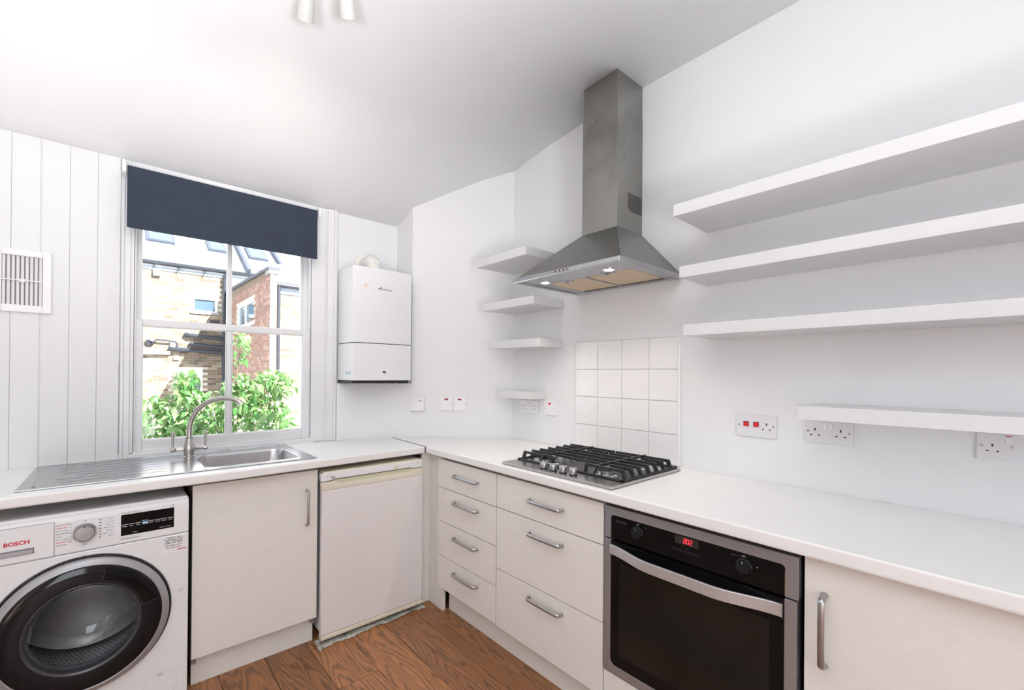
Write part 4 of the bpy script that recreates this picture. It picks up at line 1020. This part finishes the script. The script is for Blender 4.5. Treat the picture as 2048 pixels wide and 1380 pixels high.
# grip recess in the upper right of the black ring
mb = MB(WF); n = 20; k = len(mb.v)
for i in range(n + 1):
    a = math.radians(12 + 62 * i / n)
    for r, c in ((0.164, 0.0335), (0.168, 0.0340), (0.206, 0.0312), (0.209, 0.0295)): mb.pt(cx_ + r * math.cos(a), cz_ + r * math.sin(a), c)
for i in range(n):
    for j in range(3): mb.face([k + i * 4 + j, k + i * 4 + j + 1, k + (i + 1) * 4 + j + 1, k + (i + 1) * 4 + j], True)
mb.build('grip_recess', 'black', dor)
mb = MB(WF)
for a in (12, 74):
    A_ = math.radians(a); mb.tube([(cx_ + r * math.cos(A_), cz_ + r * math.sin(A_), c) for r, c in ((0.157, 0.0335), (0.18, 0.0338), (0.213, 0.0295))], 0.0007, seg=6)
mb.tube([(cx_ + 0.162 * math.cos(math.radians(a)), cz_ + 0.162 * math.sin(math.radians(a)), 0.0336) for a in range(12, 75, 3)], 0.0007, seg=6)
mb.build('grip_edge', 'doorgrey', dor)
# drum
dm = MB(WF).lathe(cx_, cz_, [(0.150, -0.03), (0.175, -0.04), (0.232, -0.075), (0.236, -0.09), (0.236, -0.36), (0.20, -0.385), (0.05, -0.37), (0.0, -0.368)], 72, caps=False).build('drum', 'drum', t)
MB(WF).lathe(cx_, cz_, [(0.246, -0.004), (0.236, -0.010), (0.180, -0.030), (0.150, -0.036), (0.146, -0.030), (0.150, -0.020), (0.165, -0.010), (0.246, -0.002)], 64, closed=True).build('door_seal', 'seal', t)
mb = MB(WF); random.seed(5)
for ring_i in range(15):
    c = -0.095 - ring_i * 0.0175
    for j in range(44):
        a = math.radians(200 + j * 3.2 + (1.6 if ring_i % 2 else 0)); r = 0.2352
        p = (cx_ + r * math.cos(a), cz_ + r * math.sin(a)); q = 0.0042; k = len(mb.v)
        tx, tz = -math.sin(a), math.cos(a)
        for m_ in range(8):
            g = 2 * PI * m_ / 8; mb.pt(p[0] + tx * q * math.cos(g), p[1] + tz * q * math.cos(g), c + q * math.sin(g))
        mb.face([k + i for i in range(8)])
mb.build('drum_holes', 'blackm', dm, kind='stuff')
for a in (205, 325, 85):
    A_ = math.radians(a); fr = Fr((cx_ + 0.236 * math.cos(A_), 2.2, cz_ + 0.236 * math.sin(A_)), (-math.sin(A_), 0, math.cos(A_)), (0, 1, 0), (-math.cos(A_), 0, -math.sin(A_)))
    MB(fr).prism([(-0.03, 0.10), (0.03, 0.10), (0.022, 0.34), (-0.022, 0.34)], 0, 0.045).build('drum_paddle', 'seal', dm, 0.015, seg=3)
# dispenser drawer
dd_ = box('dispenser_drawer', WF, (-0.3765, -0.1575, 0.6765, 0.7905, 0.0003, 0.0022), 'appl', t, 0.0015)
holed('drawer_seam', WF, rect(-0.380, -0.1548, 0.6735, 0.7935), rect(-0.3765, -0.1567, 0.6755, 0.7915), 0.0002, 0.0012, 'lightink', dd_) if True else None
box('pull_recess', WF, (-0.3765, -0.2035, 0.6985, 0.7185, 0.0018, 0.0026), 'greyink', dd_, 0)
box('pull_trim', WF, (-0.3765, -0.2065, 0.7000, 0.7135, 0.0025, 0.006), 'silver', dd_, 0.001)
mb = MB(WF); mb.text('BOSCH', 0.0178, -0.2735, 0.7345, 0.0026, sx=1.02, bold=0.0007); mb.build('brand_print', 'redink', dd_)
mb = MB(WF); mb.lathe(-0.288, 0.7405, [(0.0085, 0.0023), (0.0085, 0.0028), (0.0072, 0.0028), (0.0072, 0.0023)], 28, closed=True); mb.box(-0.2915, -0.2845, 0.7396, 0.7414, 0.0023, 0.0028)
mb.box(-0.2925, -0.2912, 0.736, 0.745, 0.0023, 0.0028); mb.box(-0.2848, -0.2835, 0.736, 0.745, 0.0023, 0.0028)
mb.build('round_emblem', 'lightink', dd_)
# dial
kb = MB(WF).lathe(-0.0800, 0.7395, [(0.0325, 0.0003), (0.0325, 0.003), (0.030, 0.006), (0.0285, 0.006)], 48).build('programme_dial', 'chrome', t)
MB(WF).lathe(-0.0800, 0.7395, [(0.0285, 0.004), (0.0285, 0.014), (0.0262, 0.0175), (0.0245, 0.018)], 48).build('dial_rim', 'greyink', kb)
MB(WF).lathe(-0.0800, 0.7395, [(0.0255, 0.016), (0.0245, 0.0195), (0.0, 0.0198)], 48).build('dial_face', 'alu', kb)
box('dial_mark', WF, (-0.0812, -0.0788, 0.7600, 0.7680, 0.017, 0.0202), 'blackink', kb, 0)
ink = {'g': MB(WF), 'r': MB(WF), 'l': MB(WF)}
left = [('Intensive Dry', 'r'), ('Gentle Dry', 'r'), ('Drum Clean', 'g'), ('Delicates/Silk', 'g'), ('Wool', 'g'), ('Super Quick', 'g'), ("Wash&Dry 60'", 'r'), ('Spin/Drain', 'g')]
for i, (s, c) in enumerate(left): ink[c].text(s, 0.0064, -0.1525, 0.7760 - i * 0.0100, 0.0004, bold=0.0001)
right = ['Cottons', '+ Prewash', 'Easy-Care', 'Mixed Load', 'Allergy +', 'Hygiene Care', 'Sports']
for i, s in enumerate(right): ink['g'].text(s, 0.0057, -0.0020, 0.7745 - i * 0.0105, 0.0004, 'RIGHT', bold=0.00005)
ink['g'].text('Off', 0.0070, -0.080, 0.7790, 0.0004, 'CENTER'); ink['g'].text('Rinse', 0.0070, -0.080, 0.6935, 0.0004, 'CENTER'); ink['g'].text('My Time', 0.0050, -0.080, 0.7000, 0.0004, 'CENTER')
ink['g'].text('Wash&Dry 8/5 kg', 0.0078, 0.017, 0.7850, 0.0004); ink['g'].text('EcoSilence Drive', 0.0078, 0.017, 0.6890, 0.0004, bold=0.0002)
ink['g'].text('S e r i e', 0.0085, 0.140, 0.7880, 0.0004); ink['g'].text('6', 0.0095, 0.1695, 0.7878, 0.0004, bold=0.0005)
for i in range(7):                                              # little symbols and hairlines either side of the dial
    z = 0.7765 - i * 0.0105
    ink['g'].box(-0.0425, -0.0370, z - 0.002, z + 0.002, 0.0002, 0.0006)
    ink['l'].box(-0.0360, -0.0250 + 0.004 * abs(i - 3), z + 0.0035, z + 0.0038, 0.0002, 0.0005)
    ink['l'].box(-0.118, -0.113, z - 0.0015, z + 0.0015, 0.0002, 0.0005)
ink['g'].box(-0.0430, -0.0365, 0.7430, 0.7470, 0.0002, 0.0007)
ink['l'].box(-0.066, -0.002, 0.7008, 0.7011, 0.0002, 0.0005); ink['l'].box(-0.0665, -0.0662, 0.7008, 0.7080, 0.0002, 0.0005); ink['l'].box(-0.066, -0.020, 0.7815, 0.7818, 0.0002, 0.0005)
ink['l'].box(-0.145, -0.094, 0.7835, 0.7838, 0.0002, 0.0005)
for c, m_ in (('g', 'greyink'), ('r', 'redink'), ('l', 'lightink')): ink[c].build('printed_text', m_, cpn, kind='stuff')
ds = box('display', WF, (0.017, 0.1745, 0.7030, 0.7808, 0.0, 0.0012), 'black', t, 0.001)
mb = MB(WF)
for i in range(8):
    if i != 3: mb.box(0.0190 + i * 0.0193, 0.0190 + i * 0.0193 + 0.0175, 0.7425, 0.7440, 0.0012, 0.0016)
for i, s in enumerate(('Temp', 'Spin', 'Dry', '', 'Finish', 'Speed', 'Ready', 'Start')): mb.text(s, 0.0060, 0.0275 + i * 0.0193, 0.7350, 0.0014, 'CENTER')
mb.text('3 sec.', 0.0060, 0.050, 0.7095, 0.0014); mb.text('Reset  |  Menu', 0.0060, 0.130, 0.7095, 0.0014)
mb.build('display_icons', 'whiteink', ds)
mb = MB(WF); mb.box(0.0775, 0.0960, 0.7475, 0.7492, 0.0012, 0.0016); mb.box(0.0785, 0.0950, 0.7345, 0.7440, 0.0012, 0.0016); mb.build('lit_segment', 'lcd', ds)
box('service_sticker', WF, (0.1360, 0.2130, 0.6010, 0.6680, 0, 0.0006), 'sticker', t, 0)
mb = MB(WF)
for i, (s, sz, dz) in enumerate((('Register for your', .0062, .6605), ('free warranty or to book a', .0058, .6545), ('repair call 8am-9pm', .0066, .6480), ('0344 892 8979', .0092, .6390), ('Please select option 1', .0064, .6300), ('Mon - Sun, lines open', .0054, .6210))):
    mb.text(s, sz, 0.1750, dz, 0.0008, 'CENTER', bold=0.0002)
st = mb.build('sticker_text', 'blackink', t, kind='stuff')
mb = MB(WF); mb.text('BOSCH', 0.0085, 0.1860, 0.6095, 0.0008, bold=0.0004); mb.build('sticker_brand', 'redink', t)
mb = MB(WF)                                                    # small open-book symbol
for q in (((0.1905, 0.4400), (0.1985, 0.4425), (0.1985, 0.4535), (0.1905, 0.4510)), ((0.1985, 0.4425), (0.2065, 0.4400), (0.2065, 0.4510), (0.1985, 0.4535))):
    for i in range(4):
        a, b = q[i], q[(i + 1) % 4]; mb.tube([(a[0], a[1], 0.0003), (b[0], b[1], 0.0003)], 0.0004, seg=4)
mb.build('manual_symbol', 'greyink', t)
F0 = [(0.1290, 0.1330), (0.1440, 0.1330), (0.1440, 0.1400), (0.1290, 0.1400)]
mb = MB(WF)
for i in range(4): a, b = F0[i], F0[(i + 1) % 4]; mb.tube([(a[0], a[1], 0.0003), (b[0], b[1], 0.0003)], 0.0006, seg=4)
mb.build('filter_slot', 'blackink', t)
MB(WF).lathe(0.137, 0.092, [(0.054, 0.0), (0.054, 0.0006), (0.0533, 0.0006), (0.0533, 0.0)], 56, closed=True).build('filter_flap_line', 'lightink', t)

# ================================================================== CEILING SPOTS
t = thing('ceiling_spotlight', 'white ceiling spotlight bar with conical heads at the top edge', 'ceiling light', (0.50, 1.43, 2.744))
MB().lathe(0.50, 1.43, [(0.06, 2.744), (0.058, 2.722), (0.05, 2.718), (0, 2.718)], 36).build('ceiling_rose', 'plastic', t)
heads = [((0.478, 1.595, 2.672), (0.4985, 1.697, 2.587)), ((0.560, 1.500, 2.672), (0.6085, 1.580, 2.585)), ((0.43, 1.36, 2.68), (0.36, 1.30, 2.60))]
for p0, p1 in heads:
    v0, v1 = Vector(p0), Vector(p1); ax = (v1 - v0).normalized(); u_ = ax.orthogonal().normalized(); w2 = ax.cross(u_)
    fr = Fr(v0, u_, w2, ax); Ln = (v1 - v0).length
    hd = MB(fr).lathe(0, 0, [(0.0, 0.0), (0.017, 0.0), (0.020, 0.004), (0.0285, Ln), (0.0265, Ln), (0.018, 0.03), (0.0, 0.028)], 32).build('spot_head', 'spot', t)
    MB(fr).lathe(0, 0, [(0.0, Ln - 0.012), (0.020, Ln - 0.014), (0.0, Ln - 0.016)], 24).build('reflector_lamp', 'bulb', hd)
    mb = MB(); mb.tube([(0.50, 1.43, 2.72), tuple((v0 + Vector((0.50, 1.43, 2.72))) / 2), tuple(v0 + ax * 0.01)], 0.006, seg=10); mb.build('arm', 'offwhite', hd)
    light('spot_lamp', 'SPOT', tuple(v1 + ax * 0.004), tuple(ax), 7.0, (1.0, 0.90, 0.80), spot_size=math.radians(115), spot_blend=0.9, shadow_soft_size=0.02)
for y in (1.530, 1.153):
    light('hood_lamp', 'SPOT', (1.575, y, 1.760), (-0.05, 0, -1), 6.5, (1.0, 0.87, 0.74), spot_size=math.radians(115), spot_blend=0.7, shadow_soft_size=0.018)

# ================================================================== OUTSIDE
random.seed(21)
o = MB().box(-30, 40, 3.6, 60, -3.2, -3.0).build('garden_ground', 'bounce_ground'); o['kind'] = 'structure'
BW, BH, PX, PZ = 0.215, 0.065, 0.225, 0.075
brick_mesh = {}
def brick_wall(parent, fr, a0, a1, b0, b1, m, holes, centre, thick=0.25, limit=300, header_rows=()):
    # masonry: mortar slab with bricks standing proud of it; the bricks that show largest are parts of their own
    mb = MB(fr)
    # slab pieces around the holes, in vertical strips
    cuts = sorted(set([a0, a1] + [h[0] for h in holes] + [h[1] for h in holes]))
    for c0, c1 in zip(cuts, cuts[1:]):
        zc = [(h[2], h[3]) for h in holes if h[0] <= (c0 + c1) / 2 <= h[1]]
        z = b0
        for h0, h1 in sorted(zc):
            if h0 > z: mb.box(c0, c1, z, h0, -thick, -0.008)
            z = h1
        if z < b1: mb.box(c0, c1, z, b1, -thick, -0.008)
    mb.build('mortar_wall', 'mortar', parent)
    cells = []; nz = int((b1 - b0) / PZ)
    for j in range(nz):
        z = b0 + j * PZ + 0.005; x = a0 + (PX / 2 if j % 2 else 0)
        if j % 2: cells.append((a0, a0 + PX / 2 - 0.01, z))
        while x < a1 - 0.02:
            cells.append((x, min(x + BW, a1), z)); x += PX
    def clear(x0, x1, z): return not any(x1 > h[0] - 0.005 and x0 < h[1] + 0.005 and z + BH > h[2] - 0.005 and z < h[3] + 0.005 for h in holes)
    cells = [c for c in cells if clear(*c)]
    cells.sort(key=lambda c: (c[0] - centre[0]) ** 2 + (c[2] - centre[1]) ** 2)
    off = Vector((0, 0, 0)); q = parent
    while q is not None: off += q.location; q = q.parent
    rest = MB(fr); cnt = 0
    key = (m, tuple(fr.u), tuple(fr.n))
    for x0, x1, z in cells:
        full = abs(x1 - x0 - BW) < 1e-4
        if full and cnt < limit:
            if key not in brick_mesh:
                w0 = Fr((0, 0, 0), fr.u, fr.v, fr.n)
                tmp = MB(w0).box(0, BW, 0, BH, -0.02, 0.0); me = bpy.data.meshes.new('brick'); me.from_pydata([tuple(v) for v in tmp.v], [], tmp.f); me.materials.append(M[m]); brick_mesh[key] = me
            o = bpy.data.objects.new('brick', brick_mesh[key]); COL.objects.link(o); o.parent = parent
            o.location = fr(x0, z, random.uniform(-0.0015, 0.0015)) - off; cnt += 1
        else: rest.box(x0, x1, z, z + BH, -0.02, random.uniform(-0.001, 0.001))
    if rest.v: rest.build('bricks', m, parent, kind='stuff')

def far_window(parent, fr, a0, a1, b0, b1, kind):
    f_ = box('window_frame', fr, (a0, a1, b0, b1, -0.12, -0.06), 'farglass', parent, 0) if False else None
    mb = MB(fr); w_ = 0.05
    mb.box(a0, a0 + w_, b0, b1, -0.10, -0.03); mb.box(a1 - w_, a1, b0, b1, -0.10, -0.03); mb.box(a0 + w_, a1 - w_, b0, b0 + w_, -0.10, -0.03); mb.box(a0 + w_, a1 - w_, b1 - w_, b1, -0.10, -0.03)
    if kind == 'top': zc = b0 + (b1 - b0) * 0.56; mb.box(a0 + w_, a1 - w_, zc - 0.03, zc + 0.03, -0.10, -0.03)
    if kind == 'side': ac = a0 + (a1 - a0) * 0.42; mb.box(ac - 0.035, ac + 0.035, b0 + w_, b1 - w_, -0.10, -0.03)
    f_ = mb.build('window_frame', 'white_frame', parent)
    if kind == 'top':
        box('pane', fr, (a0 + w_, a1 - w_, b0 + w_, zc - 0.03, -0.08, -0.07), 'farglass', f_, 0)
        box('blind_pane', fr, (a0 + w_, a1 - w_, zc + 0.03, b1 - w_, -0.08, -0.07), 'white_frame', f_, 0)
    elif kind == 'side':
        box('pane', fr, (a0 + w_, ac - 0.035, b0 + w_, b1 - w_, -0.08, -0.07), 'farglass', f_, 0)
        box('pane', fr, (ac + 0.035, a1 - w_, b0 + w_, b1 - w_, -0.08, -0.07), 'farglass', f_, 0)
    box('sill', fr, (a0 - 0.05, a1 + 0.05, b0 - 0.06, b0, -0.10, 0.04), 'white_frame' if kind == 'side' else 'stone', f_, 0)
    return f_

# ---- yellow brick house facing the window
YA = 15.5; FA = FL(YA)
t = thing('yellow_brick_house', 'sunlit yellow brick house with black pipes seen through the window', 'house', (1.5, YA + 2, -3.0))
wA1, wA2 = (1.60, 2.19, 3.01, 3.72), (1.25, 1.85, 0.60, 1.42)
brick_wall(t, FA, -1.4, 2.55, 0.30, 4.07, 'yellow_brick', [wA1, wA2], (1.5, 2.5))
box('lower_wall', FA, (-1.4, 2.55, -3.0, 0.30, -0.25, -0.004), 'mortar', t, 0)
far_window(t, FA, *wA1, 'top'); far_window(t, FA, *wA2, 'top')
box('fascia', FA, (-1.5, 3.4, 4.07, 4.20, -0.05, 0.03), 'fascia', t, 0)
mb = MB(Fr((0, 0, 0), (0, 1, 0), (0, 0, 1), (1, 0, 0)))
mb.prism([(YA - 0.03, 4.19), (YA - 0.10, 4.19), (YA - 0.15, 4.22), (YA - 0.16, 4.29), (YA - 0.14, 4.29), (YA - 0.03, 4.27)], -1.5, 3.3); mb.build('gutter', 'pipe', t)
for x in (0.15, 0.72, 1.25, 1.85, 2.4): box('gutter_bracket', FA, (x, x + 0.025, 4.10, 4.20, 0.03, 0.10), 'pipe', t, 0)
mb = MB(Fr((0, 0, 0), (0, 1, 0), (0, 0, 1), (1, 0, 0))); mb.prism([(YA - 0.12, 4.28), (YA + 4.6, 7.2), (YA + 4.6, 7.0), (YA, 4.1)], -1.6, 9.0); roof = mb.build('slate_roof', 'slate', t)
rs = (7.2 - 4.28) / 4.72; fr_r = Fr((0, YA - 0.12, 4.28), (1, 0, 0), (0, 1, rs), (0, -rs, 1))
for (a0, a1, b0, b1) in ((0.62, 1.28, 1.50, 2.5), (2.12, 2.60, 1.46, 2.4), (3.20, 3.75, 1.30, 2.3)):
    sk = box('roof_window', fr_r, (a0, a1, b0, b1, 0.0, 0.07), 'lead', t, 0); box('pane', fr_r, (a0 + 0.06, a1 - 0.06, b0 + 0.06, b1 - 0.06, 0.06, 0.08), 'farglass', sk, 0)
for (a0, a1) in ((2.93, 3.02), (4.02, 4.11)):
    mb = MB(fr_r); mb.box(a0, a1, 0.0, 4.0, 0.0, 0.14); mb.build('roof_party_ridge', 'lead', t)
mb = MB(); mb.tube([(2.37, YA - 0.12, 4.15), (2.36, YA - 0.10, 4.05), (2.36, YA - 0.09, 3.9), (2.36, YA - 0.09, 1.0), (2.36, YA - 0.09, -3.0)], 0.05, seg=10); mb.build('downpipe', 'pipe', t)
for z in (3.55, 2.55, 1.6): MB().lathe(2.36, YA - 0.09, [(0.062, z), (0.062, z + 0.09)], 12).build('pipe_collar', 'pipe', t)
for (x0, z0, x1, z1, r) in ((1.46, 2.33, 2.36, 2.26, 0.055), (1.57, 2.07, 2.36, 2.01, 0.05), (1.12, 1.92, 2.36, 1.86, 0.06)):
    mb = MB(); mb.tube([(x0, YA + 0.02, z0 + 0.02), (x0, YA - 0.08, z0 + 0.01), (x0 + 0.05, YA - 0.10, z0), (x1, YA - 0.10, z1)], r, seg=10); mb.build('waste_pipe', 'pipe', t)
mb = MB(); mb.tube([(0.72, YA - 0.08, 2.05), (0.80, YA - 0.09, 2.16), (1.20, YA - 0.09, 2.13), (1.25, YA - 0.09, 2.08), (1.25, YA - 0.09, 1.95)], 0.022, seg=8); mb.build('thin_pipe', 'pipe', t)
MB(FA).lathe(0.66, 2.08, [(0.09, 0.0), (0.09, 0.05), (0.05, 0.06), (0.05, 0.02)], 18).build('vent_cowl', 'pipe', t)
box('white_meter_box', FA, (1.10, 1.22, 1.98, 2.14, 0, 0.06), 'white_frame', t, 0); box('small_vent', FA, (1.18, 1.30, 1.62, 1.73, 0, 0.04), 'white_frame', t, 0)
box('air_brick', FA, (2.02, 2.25, 2.72, 2.80, -0.002, 0.004), 'pipe', t, 0); box('security_light', FA, (0.72, 0.88, 3.90, 4.05, 0, 0.08), 'white_frame', t, 0)
mb = MB(FA); mb.box(-1.4, 1.10, 1.76, 1.85, 0, 0.10); mb.build('lead_ledge', 'fascia', t)

# ---- red brick rear wing on the right
XB = 2.442; FB = Fr((XB, 0, 0), (0, -1, 0), (0, 0, 1), (-1, 0, 0)); YN = 10.55
t = thing('red_brick_wing', 'red brick rear wing with stone coping seen through the right panes', 'house', (3.5, 12.5, -3.0))
wB = (-14.02, -12.08, 2.50, 3.08)
brick_wall(t, FB, -15.42, -YN - 0.03, 0.30, 3.38, 'red_brick', [wB], (-12.3, 2.2), thick=0.12)
mb = MB(FB); mb.prism([(-15.4, 3.37), (-YN - 0.005, 3.37), (-YN - 0.005, 3.50), (-15.4, 3.62)], -0.12, -0.001); mb.build('brick_band', 'yellow_brick', t)
box('lower_wall', FB, (-15.42, -YN - 0.03, -3.0, 0.30, -0.12, -0.004), 'mortar', t, 0)
far_window(t, FB, *wB, 'side')
mb = MB(FB); mb.prism([(-15.4, 3.62), (-YN + 0.06, 3.50), (-YN + 0.06, 3.56), (-15.4, 3.70)], -0.17, 0.05); mb.build('coping', 'lead', t)
FN = FL(YN)
mb = MB(FN); mb.box(XB + 0.004, XB + 0.13, -3.0, 3.5, -0.25, -0.004); mb.build('end_wall', 'mortar', t)
mb = MB(FN)
for j in range(int(3.0 / PZ)):
    z = 0.35 + j * PZ; mb.box(XB, XB + 0.13, z, z + BH, -0.02, 0)
mb.build('end_bricks', 'red_brick', t, kind='stuff')
box('white_corner_board', FN, (XB + 0.0, XB + 0.035, 0.3, 3.1, 0.0, 0.02), 'white_frame', t, 0)
box('coping_block', FN, (XB - 0.03, XB + 0.17, 3.42, 3.56, -0.3, 0.05), 'stone', t, 0)
YC = YN + 1.0; FC2 = FL(YC)
t2 = thing('white_sunlit_wing', 'pale sunlit rear wall with black gutter at the right edge of the window', 'house', (4.5, YC + 1, -3.0))
brick_wall(t2, FC2, XB + 0.25, 4.4, 0.30, 3.16, 'yellow_brick', [(3.04, 3.22, 3.09, 3.16)], (3.1, 2.2), limit=260)
box('lower_wall', FC2, (XB + 0.25, 4.4, -3.0, 0.30, -0.25, -0.004), 'mortar', t2, 0)
box('red_panel', FC2, (3.04, 3.22, 3.09, 3.16, -0.02, 0.0), 'red', t2, 0) if False else box('red_vent_brick', FC2, (3.04, 3.22, 3.09, 3.16, -0.02, 0.0), 'red_brick', t2, 0)
box('fascia', FC2, (XB + 0.25, 4.5, 3.17, 3.31, -0.05, 0.03), 'fascia', t2, 0)
mb = MB(); mb.tube([(XB + 0.25, YC - 0.09, 3.37), (4.5, YC - 0.09, 3.33)], 0.06, seg=10); mb.build('gutter', 'pipe', t2)
mb = MB(); mb.tube([(2.83, YC - 0.09, 3.34), (2.83, YC - 0.09, 1.0), (2.83, YC - 0.09, -3.0)], 0.042, seg=10); mb.build('downpipe', 'pipe', t2)
mb = MB(Fr((0, 0, 0), (0, 1, 0), (0, 0, 1), (1, 0, 0))); mb.prism([(YC - 0.1, 3.40), (YC + 2.0, 4.3), (YC + 2.0, 4.2), (YC, 3.3)], XB + 0.25, 4.6); mb.build('slate_roof', 'slate', t2)

# ---- leafy tree below the window
random.seed(3)
t = thing('leafy_tree', 'sunlit leafy green tree filling the lower half of the window view', 'tree', (0.9, 5.2, -3.0))
mb = MB(); mb.tube([(0.95, 5.35, -3.0), (0.92, 5.32, -1.6), (0.90, 5.30, -0.4), (0.88, 5.28, 0.4), (0.86, 5.25, 1.0)], 0.05, seg=10, taper=[1.5, 1.2, 0.9, 0.6, 0.3]); mb.build('trunk', 'bark', t)
blobs = [((0.30, 5.2, 0.80), 0.20, 0.17, 90), ((0.20, 5.3, 1.02), 0.12, 0.10, 26), ((0.43, 5.2, 0.95), 0.16, 0.15, 60), ((0.48, 5.15, 1.20), 0.10, 0.15, 46), ((0.63, 5.2, 0.98), 0.17, 0.15, 70),
         ((0.70, 5.2, 0.75), 0.20, 0.15, 70), ((0.50, 5.1, 0.72), 0.25, 0.12, 70), ((0.95, 5.2, 1.56), 0.055, 0.16, 26), ((0.95, 5.2, 1.05), 0.14, 0.26, 80), ((1.14, 5.25, 1.10), 0.16, 0.22, 90),
         ((1.25, 5.2, 1.25), 0.10, 0.10, 36), ((1.36, 5.3, 1.18), 0.10, 0.10, 26), ((1.10, 5.1, 0.80), 0.22, 0.14, 80), ((1.30, 5.2, 0.85), 0.10, 0.18, 34), ((1.52, 5.4, 0.72), 0.12, 0.07, 26), ((0.84, 5.2, 1.12), 0.09, 0.12, 26),
         ((0.6, 5.3, 0.4), 0.5, 0.22, 120), ((1.2, 5.3, 0.4), 0.4, 0.22, 90)]
random.shuffle(blobs)
leaf_variants = []
for kx in range(5):
    mb = MB(); Ln = 0.072 * random.uniform(0.85, 1.15); W_ = Ln * random.uniform(0.24, 0.32); bend = random.uniform(0.004, 0.016); n = 5
    L_, C_, R_ = [], [], []
    for i in range(n + 1):
        u = i / n; wd = W_ * math.sin(PI * min(1, u ** 0.8)) if 0 < i < n else 0.001; z = -bend * (2 * u) ** 2 + 0.004 * math.sin(u * 9)
        L_.append(mb.pt(-wd, u * Ln, z + wd * 0.35)); C_.append(mb.pt(0, u * Ln, z)); R_.append(mb.pt(wd, u * Ln, z + wd * 0.35))
    for i in range(n): mb.face([L_[i], C_[i], C_[i + 1], L_[i + 1]], True); mb.face([C_[i], R_[i], R_[i + 1], C_[i + 1]], True)
    me = bpy.data.meshes.new('leaf'); me.from_pydata([tuple(v) for v in mb.v], [], mb.f); me.polygons.foreach_set('use_smooth', [True] * len(mb.f)); me.materials.append(M['leaf']); leaf_variants.append(me)
poses = []
for (c, rx, rz, n) in blobs:
    for i in range(int(n * 2.1)):
        a = random.uniform(0, 2 * PI); r = random.random() ** 0.45
        p = Vector((c[0] + rx * r * math.cos(a), c[1] + random.uniform(-0.22, 0.22), c[2] + rz * r * math.sin(a)))
        rot = (Matrix.Rotation(random.uniform(0, 2 * PI), 4, 'Z') @ Matrix.Rotation(random.uniform(-1.5, 0.5), 4, 'X') @ Matrix.Rotation(random.uniform(-0.7, 0.7), 4, 'Y'))
        poses.append((p, rot, random.uniform(0.75, 1.25)))
random.shuffle(poses)
poses.sort(key=lambda q: (q[0].z < 0.62, q[0].y))
rest_v, rest_f = [], []
for i, (p, rot, s) in enumerate(poses):
    me = leaf_variants[i % 5]
    if i < 300:
        o = bpy.data.objects.new('leaf', me); COL.objects.link(o); o.parent = t
        o.matrix_local = Matrix.Translation(p - t.location) @ rot @ Matrix.Scale(s, 4)
    else:
        Mx = Matrix.Translation(p - t.location) @ rot @ Matrix.Scale(s, 4); k = len(rest_v)
        rest_v += [tuple(Mx @ v.co) for v in me.vertices]; rest_f += [[k + q for q in pl.vertices] for pl in me.polygons]
me = bpy.data.meshes.new('foliage'); me.from_pydata(rest_v, [], rest_f); me.polygons.foreach_set('use_smooth', [True] * len(rest_f)); me.materials.append(M['leaf'])
o = bpy.data.objects.new('foliage', me); COL.objects.link(o); o.parent = t; o['kind'] = 'stuff'
mb = MB()
random.seed(9)
for (c, rx, rz, n) in blobs:
    if c[2] < 0.6: continue
    mb.tube([(0.90, 5.30, 0.2), ((0.9 + c[0]) / 2 + random.uniform(-.05, .05), 5.28, (0.3 + c[2]) / 2), (c[0], c[1] + 0.03, c[2] + rz * 0.6)], 0.007, seg=5, taper=[1.6, 1, 0.4])
mb.build('branches', 'bark', t)
